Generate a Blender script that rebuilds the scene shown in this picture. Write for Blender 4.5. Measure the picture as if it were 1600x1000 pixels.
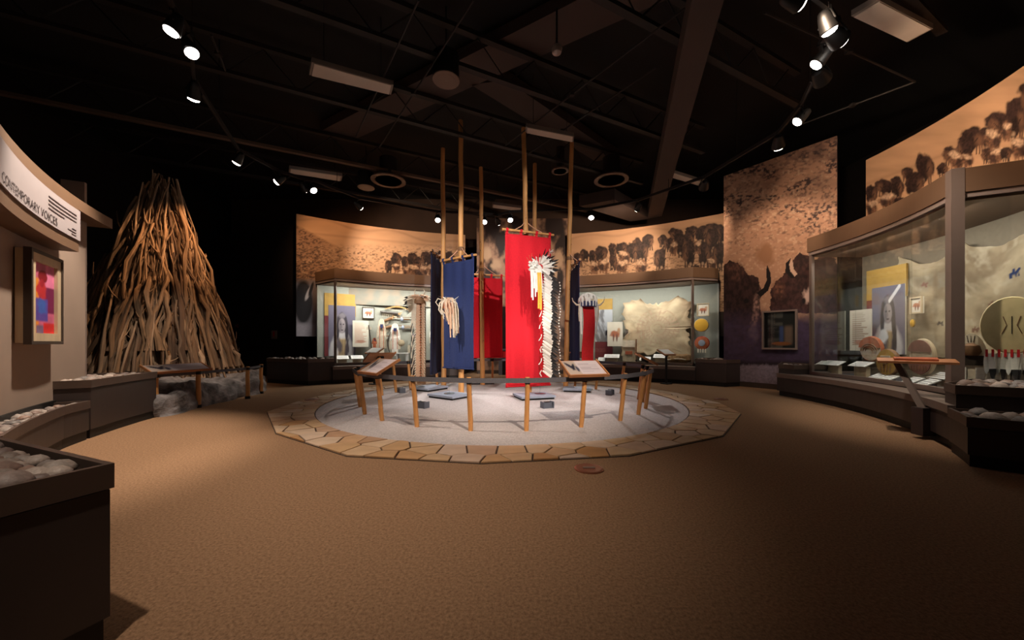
import bpy, bmesh, math, random
import numpy as np
from mathutils import Vector, Matrix, Euler
PI = math.pi
random.seed(7)
for o in list(bpy.data.objects): bpy.data.objects.remove(o)
S = bpy.context.scene
COL = S.collection

# ------------------------------------------------------------------ camera
F, HZ, H = 574.0, 535.0, 1.05          # focal length in px, horizon row, eye height
cd = bpy.data.cameras.new('camera'); cam = bpy.data.objects.new('camera', cd); COL.objects.link(cam)
cd.sensor_fit = 'HORIZONTAL'; cd.sensor_width = 36; cd.lens = F*36/1600; cd.shift_y = (HZ-500)/1600
cd.clip_start = .02
cam.location = (0, 0, H); cam.rotation_euler = (PI/2, 0, 0)
S.camera = cam
# ------------------------------------------------------------------ world and exposure
w = bpy.data.worlds.new('world'); S.world = w; w.use_nodes = True
w.node_tree.nodes['Background'].inputs[0].default_value = (0.02, 0.018, 0.016, 1)
w.node_tree.nodes['Background'].inputs[1].default_value = .3
S.view_settings.view_transform = 'Standard'; S.view_settings.look = 'None'
S.view_settings.exposure = 0.6; S.view_settings.gamma = 1; S.view_settings.use_curve_mapping = False
LP = 1.0                                # overall lamp power

# ------------------------------------------------------------------ helpers: picture geometry
def G(px, py, z=0.0):                   # pixel -> point on the level z
    Y = F*(H-z)/(py-HZ); return Vector(((px-800)/F*Y, Y, z))
def AT(px, py, Y):                      # pixel -> point at depth Y
    return Vector(((px-800)/F*Y, Y, H-(py-HZ)/F*Y))
C = (-.145, 6.76)                       # centre of the ring and of the side walls
D = (2.02, 8.11)                        # centre of the gentle left wall arc
B = (-.10, 3.06)                        # centre of the shallower back arc
def ang(px, cen, R):                    # far hit of a pixel column with a vertical cylinder
    k = (px-800)/F
    a = 1+k*k; b = -2*(k*cen[0]+cen[1]); c = cen[0]**2+cen[1]**2-R*R
    Y = (-b+math.sqrt(max(0, b*b-4*a*c)))/(2*a)
    return math.atan2(Y-cen[1], k*Y-cen[0])
def onarc(px, py, cen, R):
    t = ang(px, cen, R); p = P2(cen, R, t); return Vector((p[0], p[1], H-(py-HZ)/F*p[1]))
def P2(cen, R, t): return (cen[0]+R*math.cos(t), cen[1]+R*math.sin(t))
def arc(cen, R, a0, a1, n=24):
    if (a0-a1) > PI: a1 += 2*PI
    if (a1-a0) > PI: a1 -= 2*PI
    return [P2(cen, R, a0+(a1-a0)*i/n) for i in range(n+1)]

# ------------------------------------------------------------------ helpers: materials
def lin(c):
    f = lambda v: v/12.92 if v <= .04045 else ((v+.055)/1.055)**2.4
    return tuple(f(x/255) for x in c)
MATS = {}
def mat(name, rgb, rough=.6, metal=0, var=.0, scale=8, bump=0, bscale=60, emit=None, es=0, stretch=None, spec=.5, coat=0):
    if name in MATS: return MATS[name]
    m = bpy.data.materials.new(name); m.use_nodes = True
    nt = m.node_tree; p = nt.nodes['Principled BSDF']
    c = lin(rgb)
    p.inputs['Base Color'].default_value = (*c, 1); p.inputs['Roughness'].default_value = rough
    p.inputs['Metallic'].default_value = metal; p.inputs['Specular IOR Level'].default_value = spec
    tc = nt.nodes.new('ShaderNodeTexCoord'); mp = nt.nodes.new('ShaderNodeMapping')
    nt.links.new(tc.outputs['Object'], mp.inputs[0])
    if stretch: mp.inputs['Scale'].default_value = stretch
    if var:
        n = nt.nodes.new('ShaderNodeTexNoise'); n.inputs['Scale'].default_value = scale; n.inputs['Detail'].default_value = 5
        nt.links.new(mp.outputs[0], n.inputs['Vector'])
        r = nt.nodes.new('ShaderNodeValToRGB')
        r.color_ramp.elements[0].position = .3; r.color_ramp.elements[1].position = .7
        r.color_ramp.elements[0].color = (*[x*(1-var) for x in c], 1); r.color_ramp.elements[1].color = (*[min(1, x*(1+var)) for x in c], 1)
        nt.links.new(n.outputs[0], r.inputs[0]); nt.links.new(r.outputs[0], p.inputs['Base Color'])
    if bump:
        n2 = nt.nodes.new('ShaderNodeTexNoise'); n2.inputs['Scale'].default_value = bscale; n2.inputs['Detail'].default_value = 4
        nt.links.new(mp.outputs[0], n2.inputs['Vector'])
        bn = nt.nodes.new('ShaderNodeBump'); bn.inputs['Strength'].default_value = bump; bn.inputs['Distance'].default_value = .02
        nt.links.new(n2.outputs[0], bn.inputs['Height']); nt.links.new(bn.outputs[0], p.inputs['Normal'])
    if emit:
        p.inputs['Emission Color'].default_value = (*lin(emit), 1); p.inputs['Emission Strength'].default_value = es
    MATS[name] = m; return m
def rand_mat(name, cols, rough=.7, bump=0, bscale=20, scale=6, var=.25, stretch=None):   # colour by object, from a list
    m = bpy.data.materials.new(name); m.use_nodes = True; nt = m.node_tree; p = nt.nodes['Principled BSDF']
    oi = nt.nodes.new('ShaderNodeObjectInfo'); r = nt.nodes.new('ShaderNodeValToRGB'); e = r.color_ramp.elements
    while len(e) < len(cols): e.new(.5)
    for i, c in enumerate(cols): e[i].position = i/(len(cols)-1); e[i].color = (*lin(c), 1)
    nt.links.new(oi.outputs['Random'], r.inputs[0])
    tc = nt.nodes.new('ShaderNodeTexCoord'); mp = nt.nodes.new('ShaderNodeMapping'); nt.links.new(tc.outputs['Object'], mp.inputs[0])
    if stretch: mp.inputs['Scale'].default_value = stretch
    n = nt.nodes.new('ShaderNodeTexNoise'); n.inputs['Scale'].default_value = scale; n.inputs['Detail'].default_value = 6
    nt.links.new(mp.outputs[0], n.inputs['Vector'])
    mr = nt.nodes.new('ShaderNodeMapRange'); mr.inputs[1].default_value = .3; mr.inputs[2].default_value = .7
    mr.inputs[3].default_value = 1-var; mr.inputs[4].default_value = 1+var
    nt.links.new(n.outputs[0], mr.inputs[0])
    mx = nt.nodes.new('ShaderNodeVectorMath'); mx.operation = 'SCALE'
    nt.links.new(r.outputs[0], mx.inputs[0]); nt.links.new(mr.outputs[0], mx.inputs['Scale'])
    nt.links.new(mx.outputs[0], p.inputs['Base Color']); p.inputs['Roughness'].default_value = rough
    if bump:
        bn = nt.nodes.new('ShaderNodeBump'); bn.inputs['Strength'].default_value = bump; bn.inputs['Distance'].default_value = .02
        nt.links.new(n.outputs[0], bn.inputs['Height']); nt.links.new(bn.outputs[0], p.inputs['Normal'])
    return m
def print_mat(name, rough=.6, spec=.3):            # flat print kept as colour on the sheet
    m = bpy.data.materials.new(name); m.use_nodes = True; nt = m.node_tree; p = nt.nodes['Principled BSDF']
    a = nt.nodes.new('ShaderNodeVertexColor'); a.layer_name = 'Col'
    nt.links.new(a.outputs[0], p.inputs['Base Color']); p.inputs['Roughness'].default_value = rough
    p.inputs['Specular IOR Level'].default_value = spec
    return m
def glass_mat():
    m = bpy.data.materials.new('case_glass'); m.use_nodes = True; nt = m.node_tree; nt.nodes.clear()
    o = nt.nodes.new('ShaderNodeOutputMaterial'); mx = nt.nodes.new('ShaderNodeMixShader')
    t = nt.nodes.new('ShaderNodeBsdfTransparent'); t.inputs[0].default_value = (.93, .95, .94, 1)
    g = nt.nodes.new('ShaderNodeBsdfGlossy'); g.inputs['Roughness'].default_value = .02; g.inputs[0].default_value = (.9, .92, .95, 1)
    fr = nt.nodes.new('ShaderNodeFresnel'); ge = nt.nodes.new('ShaderNodeNewGeometry'); mr = nt.nodes.new('ShaderNodeMapRange')   # same pane reflectance from both faces
    mr.inputs[3].default_value = 1.45; mr.inputs[4].default_value = 1/1.45
    nt.links.new(ge.outputs['Backfacing'], mr.inputs[0]); nt.links.new(mr.outputs[0], fr.inputs[0])
    nt.links.new(fr.outputs[0], mx.inputs[0]); nt.links.new(t.outputs[0], mx.inputs[1]); nt.links.new(g.outputs[0], mx.inputs[2])
    nt.links.new(mx.outputs[0], o.inputs[0]); return m

# ------------------------------------------------------------------ helpers: meshes
class MB:
    def __init__(s): s.v = []; s.f = []; s.mi = []; s.cur = 0
    def add(s, vs, fs):
        b = len(s.v); s.v += [tuple(p) for p in vs]; s.f += [tuple(b+i for i in f) for f in fs]; s.mi += [s.cur]*len(fs); return s
    def box(s, c, d, rot=None, taper=1):
        x, y, z = [k/2 for k in d]
        vs = [Vector((sx*x*(taper if sz > 0 else 1), sy*y*(taper if sz > 0 else 1), sz*z)) for sz in (-1, 1) for sy in (-1, 1) for sx in (-1, 1)]
        if rot is not None: vs = [rot @ p for p in vs]
        vs = [p+Vector(c) for p in vs]
        return s.add(vs, [(0, 2, 3, 1), (4, 5, 7, 6), (0, 1, 5, 4), (2, 6, 7, 3), (0, 4, 6, 2), (1, 3, 7, 5)])
    def prism(s, poly, z0, z1):
        a = sum(poly[i][0]*poly[(i+1) % len(poly)][1]-poly[(i+1) % len(poly)][0]*poly[i][1] for i in range(len(poly)))
        if a < 0: poly = poly[::-1]
        n = len(poly)
        vs = [(p[0], p[1], z0) for p in poly]+[(p[0], p[1], z1) for p in poly]
        return s.add(vs, [tuple(range(n))[::-1], tuple(range(n, 2*n))]+[(i, (i+1) % n, n+(i+1) % n, n+i) for i in range(n)])
    def ribbon(s, pts, z0, z1, o0, o1):  # solid band along a polyline; offsets count towards the right-hand side
        n = len(pts); N = []
        for i in range(n):
            a = Vector(pts[max(0, i-1)][:2]); b = Vector(pts[min(n-1, i+1)][:2]); c = Vector(pts[i][:2])
            d1 = (c-a).normalized() if i else (b-c).normalized(); d2 = (b-c).normalized() if i < n-1 else d1
            n1 = Vector((d1.y, -d1.x)); n2 = Vector((d2.y, -d2.x)); m = (n1+n2).normalized(); k = max(.5, m.dot(n1)); N.append(m/k)
        vs = []
        for i in range(n):
            c = Vector(pts[i][:2])
            for o, z in ((o0, z0), (o1, z0), (o1, z1), (o0, z1)):
                q = c+N[i]*o; vs.append((q.x, q.y, z))
        fs = []
        for i in range(n-1):
            a = 4*i; b = a+4
            for k in range(4): fs.append((a+k, a+(k+1) % 4, b+(k+1) % 4, b+k))
        fs += [(3, 2, 1, 0), tuple(4*(n-1)+k for k in range(4))]
        return s.add(vs, fs)
    def tube(s, pts, rad, n=8, caps=True, squash=None):
        pts = [Vector(p) for p in pts]; rad = rad if isinstance(rad, (list, tuple)) else [rad]*len(pts)
        vs = []; up = None
        for i, p in enumerate(pts):
            d = (pts[min(i+1, len(pts)-1)]-pts[max(0, i-1)]).normalized()
            if up is None: up = Vector((0, 0, 1)) if abs(d.z) < .9 else Vector((1, 0, 0))
            x = d.cross(up).normalized(); y = x.cross(d).normalized(); up = y
            for k in range(n):
                t = 2*PI*k/n; vs.append(p+x*math.cos(t)*rad[i]+y*math.sin(t)*rad[i]*(squash or 1))
        fs = [(i*n+k, (i+1)*n+k, (i+1)*n+(k+1) % n, i*n+(k+1) % n) for i in range(len(pts)-1) for k in range(n)]
        if caps: fs += [tuple(range(n)), tuple(range((len(pts)-1)*n, len(pts)*n))[::-1]]
        return s.add(vs, fs)
    def lathe(s, prof, n=20, c=(0, 0, 0), rot=None):
        vs = []; c = Vector(c)
        for r, z in prof:
            for k in range(n):
                t = 2*PI*k/n; q = Vector((r*math.cos(t), r*math.sin(t), z)); vs.append((rot @ q if rot else q)+c)
        m = len(prof); fs = [(i*n+k, i*n+(k+1) % n, (i+1)*n+(k+1) % n, (i+1)*n+k) for i in range(m-1) for k in range(n)]
        fs += [tuple(range(n))[::-1], tuple(range((m-1)*n, m*n))]
        return s.add(vs, fs)
    def mesh(s, name, mats, smooth=False):
        me = bpy.data.meshes.new(name); me.from_pydata([tuple(v) for v in s.v], [], s.f)
        for m in (mats if isinstance(mats, (list, tuple)) else [mats]): me.materials.append(m)
        if len(me.materials) > 1: me.polygons.foreach_set('material_index', s.mi)
        bm = bmesh.new(); bm.from_mesh(me); bmesh.ops.recalc_face_normals(bm, faces=bm.faces); bm.to_mesh(me); bm.free()
        if smooth:
            me.polygons.foreach_set('use_smooth', [True]*len(me.polygons))
            try: me.set_sharp_from_angle(angle=math.radians(40))
            except Exception: pass
        me.update(); return me
    def build(s, name, mats, parent=None, smooth=False): return obj(name, s.mesh(name, mats, smooth), parent)
def obj(name, me, parent=None):
    o = bpy.data.objects.new(name, me); COL.objects.link(o)
    if parent is not None: o.parent = parent
    return o
def tag(o, label=None, cat=None, group=None, kind=None):
    if label: o['label'] = label
    if cat: o['category'] = cat
    if group: o['group'] = group
    if kind: o['kind'] = kind
    return o
def thing(name, label, cat, loc=(0, 0, 0), rz=0, group=None):
    o = obj(name, None); o.location = loc; o.rotation_euler = (0, 0, rz); o.empty_display_size = .1
    return tag(o, label, cat, group)
def copy_tree(o, parent=None):
    c = o.copy(); COL.objects.link(c); c.parent = parent
    for ch in list(o.children): copy_tree(ch, c)
    return c
def struct(name, mb, m, smooth=False): return tag(mb.build(name, m, None, smooth), kind='structure')
def aim(src, dst): return (Vector(dst)-Vector(src)).to_track_quat('-Z', 'Y').to_euler()
def spot(parent_loc, target, power, size_deg, col, blend=.6, rad=.05, name='spot_lamp'):
    l = bpy.data.lights.new(name, 'SPOT'); l.energy = power*LP; l.spot_size = math.radians(size_deg); l.spot_blend = blend
    l.color = col; l.shadow_soft_size = rad
    o = bpy.data.objects.new(name, l); COL.objects.link(o); o.location = parent_loc; o.rotation_euler = aim(parent_loc, target); return o
def area(loc, target, power, sx, sy, col, name='case_lamp'):
    l = bpy.data.lights.new(name, 'AREA'); l.shape = 'RECTANGLE'; l.size = sx; l.size_y = sy; l.energy = power*LP; l.color = col
    o = bpy.data.objects.new(name, l); COL.objects.link(o); o.location = loc; o.rotation_euler = aim(loc, target); return o

# ------------------------------------------------------------------ helpers: painting flat prints
def hsh(ix, iy, s):
    h = (ix.astype(np.int64)*374761393+iy.astype(np.int64)*668265263+s*974711) & 0x7fffffff
    h = ((h ^ (h >> 13))*1274126177) & 0x7fffffff
    return ((h ^ (h >> 16)) & 0xffff)/65535.
def vnoise(x, y, s=0):
    ix = np.floor(x); iy = np.floor(y); fx = x-ix; fy = y-iy; fx = fx*fx*(3-2*fx); fy = fy*fy*(3-2*fy)
    a = hsh(ix, iy, s); b = hsh(ix+1, iy, s); c = hsh(ix, iy+1, s); d = hsh(ix+1, iy+1, s)
    return (a*(1-fx)+b*fx)*(1-fy)+(c*(1-fx)+d*fx)*fy
def fbm(x, y, s=0, o=4):
    t = 0; a = .5; n = 0
    for i in range(o): t = t+a*vnoise(x*2**i, y*2**i, s+i); n += a; a *= .5
    return t/n
class Paint:
    def __init__(s, X, Y, base):
        s.X = X; s.Y = Y; s.c = np.ones(X.shape+(3,))*np.array(base, float)
    def mix(s, col, a): s.c = s.c*(1-a[..., None])+np.array(col, float)*a[..., None]
    def ell(s, cx, cy, rx, ry, col, soft=.25, rot=0, wob=0, sd=0):
        dx = s.X-cx; dy = s.Y-cy; c, n = math.cos(rot), math.sin(rot); u = (dx*c+dy*n)/rx; v = (-dx*n+dy*c)/ry
        d = np.sqrt(u*u+v*v)
        if wob: d = d+wob*(fbm(s.X/max(rx, 1e-6)*1.6+sd, s.Y/max(ry, 1e-6)*1.6, sd, 3)-.5)*2
        s.mix(col, np.clip((1-d)/soft+.5, 0, 1))
    def rect(s, x0, y0, x1, y1, col, soft=.01):
        a = np.clip((s.X-x0)/soft+.5, 0, 1)*np.clip((x1-s.X)/soft+.5, 0, 1)*np.clip((s.Y-y0)/soft+.5, 0, 1)*np.clip((y1-s.Y)/soft+.5, 0, 1)
        s.mix(col, a)
    def line(s, x0, y0, x1, y1, wd, col, soft=.5):
        dx, dy = x1-x0, y1-y0; L = dx*dx+dy*dy; t = np.clip(((s.X-x0)*dx+(s.Y-y0)*dy)/L, 0, 1)
        d = np.hypot(s.X-x0-t*dx, s.Y-y0-t*dy); s.mix(col, np.clip((wd-d)/(wd*soft)+.5, 0, 1))
PRINT = print_mat('printed_sheet'); PRINT_SATIN = print_mat('painted_hide', .85, .1)
def sheet(name, P, rgb, m, parent=None):          # grid of world points (nv,nu,3) with a colour for each
    nv, nu = P.shape[:2]; me = bpy.data.meshes.new(name)
    idx = np.arange(nv*nu).reshape(nv, nu)
    q = np.stack([idx[:-1, :-1], idx[:-1, 1:], idx[1:, 1:], idx[1:, :-1]], -1).reshape(-1, 4)
    me.vertices.add(nv*nu); me.vertices.foreach_set('co', P.reshape(-1).astype(np.float32))
    me.loops.add(q.size); me.loops.foreach_set('vertex_index', q.reshape(-1).astype(np.int32))
    me.polygons.add(len(q)); me.polygons.foreach_set('loop_start', np.arange(0, q.size, 4, dtype=np.int32))
    me.polygons.foreach_set('loop_total', np.full(len(q), 4, dtype=np.int32)); me.update(calc_edges=True)
    ca = me.color_attributes.new('Col', 'FLOAT_COLOR', 'POINT')
    rgba = np.concatenate([np.clip(rgb, 0, 1), np.ones((nv, nu, 1))], -1)
    ca.data.foreach_set('color', rgba.reshape(-1).astype(np.float32)); me.materials.append(m)
    me.polygons.foreach_set('use_smooth', [True]*len(me.polygons))
    return obj(name, me, parent)
L_ = lambda r, g, b: np.array(lin((r, g, b)))

# ------------------------------------------------------------------ shared materials
M = dict(
 plinth=mat('dark_plinth_laminate', (58, 48, 46), .45, var=.08, scale=3), kick=mat('black_kick', (14, 12, 12), .6),
 rim=mat('bronze_rim', (92, 76, 68), .4, .25, var=.06, scale=5), bronze=mat('bronze_trim', (128, 112, 104), .4, .2, var=.06, scale=4),
 fascia=mat('brown_fascia', (112, 86, 66), .55, var=.06, scale=2), lip=mat('pale_lip', (150, 134, 128), .4, .1),
 gravel=mat('tray_bed', (60, 54, 52), .95, var=.4, scale=40, bump=.6, bscale=90),
 case_back=mat('case_backing_fabric', (150, 150, 140), .9, var=.05, scale=30), deck=mat('case_deck', (70, 66, 68), .8, var=.1),
 black=mat('black_metal', (10, 10, 11), .5), dark=mat('dark_paint', (22, 15, 13), .85, var=.2, scale=2),
 ceil=mat('ceiling_paint', (14, 10, 9), .9, var=.25, scale=1.5), duct=mat('duct_paint', (66, 52, 47), .8, var=.08, scale=1.2),
 joist=mat('joist_paint', (26, 19, 17), .7), panel=mat('troffer_lens', (185, 172, 160), .6, var=.05, scale=4),
 wood=mat('peeled_pole_wood', (196, 142, 84), .6, var=.25, scale=9, bump=.25, bscale=30, stretch=(1, 1, .12)),
 post=mat('post_wood', (200, 142, 84), .55, var=.22, scale=14, bump=.2, bscale=40, stretch=(1, 1, .15)),
 signwood=mat('sign_wood', (176, 118, 76), .5, var=.15, scale=12, stretch=(.2, 1, 1)),
 strap=mat('grey_strap', (88, 86, 92), .8, var=.1, scale=60), blue=mat('blue_banner_cloth', (28, 42, 88), .9, var=.12, scale=40, bump=.15, bscale=300),
 red=mat('red_banner_cloth', (205, 14, 34), .9, var=.08, scale=40, bump=.15, bscale=300), navy=mat('navy_banner_cloth', (22, 30, 62), .9, var=.12, scale=40),
 cream=mat('cream_hide', (214, 200, 178), .85, var=.12, scale=18), white=mat('white_plume', (232, 228, 220), .85, var=.08, scale=20),
 feather=mat('white_feather', (226, 220, 210), .7, var=.08, scale=30), ftip=mat('dark_feather_tip', (24, 18, 18), .7),
 tan=mat('tan_feather', (206, 168, 138), .75, var=.18, scale=25), leather=mat('brown_leather', (124, 88, 58), .7, var=.25, scale=14),
 yellow=mat('yellow_ribbon', (226, 172, 52), .7), slab=mat('grey_slab', (150, 158, 176), .7, var=.08, scale=20), iron=mat('uplight_grey', (96, 100, 112), .5, .4),
 label=mat('white_label_card', (226, 224, 220), .6), paper=mat('cream_text_paper', (214, 206, 190), .7), ochre=mat('ochre_board', (168, 132, 62), .75, var=.1, scale=8),
 maroon=mat('maroon_board', (112, 40, 44), .8, var=.1), frame=mat('pale_wood_frame', (196, 176, 146), .5, var=.12, scale=10, stretch=(1, 1, .3)),
 darkframe=mat('dark_frame', (64, 52, 44), .5), horn=mat('dark_horn', (60, 50, 44), .4), glass=glass_mat(),
 plaster=mat('taupe_wall_paint', (150, 130, 116), .85, var=.04, scale=3), lens=mat('lamp_lens', (255, 255, 255), .4, emit=(255, 244, 232), es=14),
 ledstrip=mat('case_light_strip', (255, 255, 255), .4, emit=(255, 240, 224), es=4), brass=mat('floor_box_brass', (150, 96, 74), .35, .6),
 fur=mat('brown_fur', (128, 96, 62), .95, var=.4, scale=22, bump=.8, bscale=60), rawhide=mat('rawhide', (196, 178, 148), .8, var=.18, scale=9),
 redcloth=mat('red_trade_cloth', (190, 20, 26), .9, var=.1, scale=30), rust=mat('rust_hide', (176, 96, 62), .85, var=.2, scale=16),
 bead=mat('blue_bead', (40, 48, 90), .5), rope=mat('sinew_cord', (200, 150, 120), .8),
)
STONE = rand_mat('river_stone', [(92, 86, 84), (150, 138, 130), (112, 98, 90), (176, 160, 150), (74, 70, 72), (140, 112, 98), (120, 116, 116)], .55, .15, 20, 5, .18)
STICK = rand_mat('weathered_branch', [(128, 98, 72), (168, 140, 114), (98, 72, 52), (146, 114, 84), (116, 94, 76), (82, 58, 42)], .85, 1.0, 20, 9, .6, (2, 2, .25))
FLAG = rand_mat('flagstone', [(176, 140, 100), (188, 158, 128), (168, 122, 76), (182, 150, 112), (192, 168, 150), (160, 122, 90)], .6, .12, 20, 5, .12)

# ================================================================== the setting
CARPET = bpy.data.materials.new('olive_brown_carpet'); CARPET.use_nodes = True
def _carpet():
    nt = CARPET.node_tree; p = nt.nodes['Principled BSDF']; p.inputs['Roughness'].default_value = .95; p.inputs['Specular IOR Level'].default_value = .1
    tc = nt.nodes.new('ShaderNodeTexCoord')
    n = nt.nodes.new('ShaderNodeTexNoise'); n.inputs['Scale'].default_value = 70; n.inputs['Detail'].default_value = 6; n.inputs['Roughness'].default_value = .8
    r = nt.nodes.new('ShaderNodeValToRGB'); r.color_ramp.elements[0].position = .3; r.color_ramp.elements[1].position = .72
    r.color_ramp.elements[0].color = (*lin((98, 74, 56)), 1); r.color_ramp.elements[1].color = (*lin((178, 140, 108)), 1)
    b = nt.nodes.new('ShaderNodeBump'); b.inputs['Strength'].default_value = .5; b.inputs['Distance'].default_value = .01
    nt.links.new(tc.outputs['Object'], n.inputs['Vector']); nt.links.new(n.outputs[0], r.inputs[0]); nt.links.new(r.outputs[0], p.inputs['Base Color'])
    nt.links.new(n.outputs[0], b.inputs['Height']); nt.links.new(b.outputs[0], p.inputs['Normal'])
_carpet()
XL, XR, YF, YB, ZC = -10.2, 9.6, -4.2, 14.2, 6.1
struct('floor', MB().box(((XL+XR)/2, (YF+YB)/2, -.05), (XR-XL, YB-YF, .1)), CARPET)
struct('ceiling', MB().box(((XL+XR)/2, (YF+YB)/2, ZC+.05), (XR-XL, YB-YF, .1)), M['ceil'])
struct('wall_left', MB().box((XL-.1, (YF+YB)/2, ZC/2), (.2, YB-YF, ZC)), M['dark'])
struct('wall_right', MB().box((XR+.1, (YF+YB)/2, ZC/2), (.2, YB-YF, ZC)), M['dark'])
struct('wall_back', MB().box(((XL+XR)/2, YB+.1, ZC/2), (XR-XL, .2, ZC)), M['dark'])
struct('wall_front', MB().box(((XL+XR)/2, YF-.1, ZC/2), (XR-XL, .2, ZC)), M['dark'])
# dark partition behind the stick lodge, with a door
PW0 = (-10.15, 12.41); PW1 = (-6.15, 10.9)
struct('wall_partition', MB().ribbon([PW0, PW1], 0, 4.6, -.15, 0), mat('partition_paint', (34, 25, 22), .85, var=.2, scale=2))
struct('wall_bulkhead', MB().box((0, 13.4, 5.25), (19.8, .9, 1.7)), mat('bulkhead_paint', (58, 40, 30), .85, var=.15, scale=2))

# circular stage, stone ring
cx, cy = C
def disc(r, z0, z1, n=96): return MB().prism([(cx+r*math.cos(2*PI*i/n), cy+r*math.sin(2*PI*i/n)) for i in range(n)], z0, z1)
SAND = mat('stage_grey_aggregate', (180, 172, 172), .95, var=.22, scale=60, bump=.5, bscale=120)
tag(disc(3.06, 0, .008).build('stage_floor', SAND), 'round pale grey aggregate floor inside the stone ring', 'stage floor')
ring = thing('stone_paving_ring', 'ring of irregular tan flagstones around the round grey stage', 'paving', (0, 0, 0))
OUT = [(r, a) for r, a in ((3.62, -176), (3.74, -160), (3.62, -135), (3.66, -112), (3.60, -92), (3.60, -70), (3.66, -47), (3.76, -22), (3.72, -8), (3.6, 12), (3.6, 34), (3.6, 58), (3.6, 82), (3.6, 106), (3.6, 130), (3.6, 154), (3.62, 170))]
OUTP = [Vector((cx+r*math.cos(math.radians(a)), cy+r*math.sin(math.radians(a)))) for r, a in OUT]
def clip(poly, p, n):                      # keep the side where (x-p).n <= 0
    out = []
    for i in range(len(poly)):
        a, b = poly[i], poly[(i+1) % len(poly)]; da, db = (a-p).dot(n), (b-p).dot(n)
        if da <= 0: out.append(a)
        if (da < 0) != (db < 0) and abs(da-db) > 1e-9: out.append(a+(b-a)*(da/(da-db)))
    return out
def stones():
    bed = MB(); n = len(OUTP); m = 96
    inner = [Vector((cx+3.04*math.cos(2*PI*i/m), cy+3.04*math.sin(2*PI*i/m))) for i in range(m)]
    full = [p for i in range(n) for p in [OUTP[i].lerp(OUTP[(i+1) % n], k/6) for k in range(6)]]
    full.sort(key=lambda p: math.atan2(p.y-cy, p.x-cx)); inner.sort(key=lambda p: math.atan2(p.y-cy, p.x-cx))
    k = len(full); vs = []
    for p in full:
        t = math.atan2(p.y-cy, p.x-cx); vs += [(p.x, p.y, .006), (cx+3.04*math.cos(t), cy+3.04*math.sin(t), .006), (p.x, p.y, 0), (cx+3.04*math.cos(t), cy+3.04*math.sin(t), 0)]
    fs = []
    for i in range(k):
        a, b = 4*i, 4*((i+1) % k); fs += [(a, b, b+1, a+1), (a+2, a, b, b+2), (a+1, a+3, b+3, b+1)]
    bed.add(vs, fs); bed.build('mortar_bed', mat('dark_mortar', (70, 54, 44), .9, var=.2, scale=40), ring)
    rnd = random.Random(11); seeds = []; tries = 0
    while len(seeds) < 170 and tries < 60000:
        tries += 1; r = rnd.uniform(3.1, 3.62); t = rnd.uniform(-PI, PI); p = Vector((cx+r*math.cos(t), cy+r*math.sin(t)))
        if all((p-q).length > .205 for q in seeds): seeds.append(p)
    for p in seeds:
        poly = [p+Vector((1, 1)), p+Vector((-1, 1)), p+Vector((-1, -1)), p+Vector((1, -1))]
        for q in seeds:
            d = q-p; l = d.length
            if 0 < l < 1.6: poly = clip(poly, p+d*(.5-.008/l), d/l)
        for i in range(n):
            a, b = OUTP[i], OUTP[(i+1) % n]; e = (b-a).normalized(); nn = Vector((e.y, -e.x))
            if (p-a).length < 3: poly = clip(poly, a-nn*.008, nn)
        rd = Vector((cx, cy))-p; rd.normalize(); poly = clip(poly, Vector((cx, cy))-rd*3.075, rd)
        if len(poly) < 3: continue
        c = sum(poly, Vector((0, 0)))/len(poly); z = .020+rnd.uniform(-.003, .003)
        mb = MB(); k = len(poly)
        vs = [(v.x-c.x, v.y-c.y, 0) for v in poly]+[(v.x-c.x, v.y-c.y, z-.004) for v in poly]+[((v.x-c.x)*.97, (v.y-c.y)*.97, z) for v in poly]
        fs = [tuple(range(2*k, 3*k))]+[(j*k+i, j*k+(i+1) % k, (j+1)*k+(i+1) % k, (j+1)*k+i) for j in (0, 1) for i in range(k)]
        o = mb.add(vs, fs).build('flagstone', FLAG, ring); o.location = (c.x, c.y, 0)
stones()
for (px, py, lb) in ((920, 733, 'round brass floor outlet in the carpet in front of the stone ring'), (487, 626, 'round dark floor outlet on the left side of the stone ring'), (1126, 624, 'small round floor outlet in the carpet right of the stone ring')):
    p = G(px, py); t = thing('floor_outlet', lb, 'floor outlet', (p.x, p.y, .0 if px != 487 else .018))
    MB().lathe([(.12, 0), (.12, .008), (.105, .012), (.02, .012)], 20).build('cover_ring', M['brass'], t)
    MB().box((0, 0, .014), (.1, .03, .006)).build('hinged_lid', M['bronze'], t)

# ------------------------------------------------------------------ river stones for the trays
def stone_mesh(i):
    bm = bmesh.new(); bmesh.ops.create_icosphere(bm, subdivisions=2, radius=1); r = random.Random(i)
    s = (1, r.uniform(.7, .95), r.uniform(.5, .72)); o = r.uniform(0, 50)
    for v in bm.verts:
        k = 1+.10*math.sin(3*v.co.x+o)+.08*math.sin(4*v.co.y+2*o)+.05*math.sin(5*v.co.z+o)
        v.co = Vector((v.co.x*s[0], v.co.y*s[1], v.co.z*s[2]))*k
    for f in bm.faces: f.smooth = True
    me = bpy.data.meshes.new('river_stone'); bm.to_mesh(me); bm.free(); me.materials.append(STONE); return me
SMESH = [stone_mesh(i) for i in range(6)]
def inside(p, poly):
    c = False; j = len(poly)-1
    for i in range(len(poly)):
        if (poly[i][1] > p[1]) != (poly[j][1] > p[1]) and p[0] < (poly[j][0]-poly[i][0])*(p[1]-poly[i][1])/(poly[j][1]-poly[i][1])+poly[i][0]: c = not c
        j = i
    return c
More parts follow.
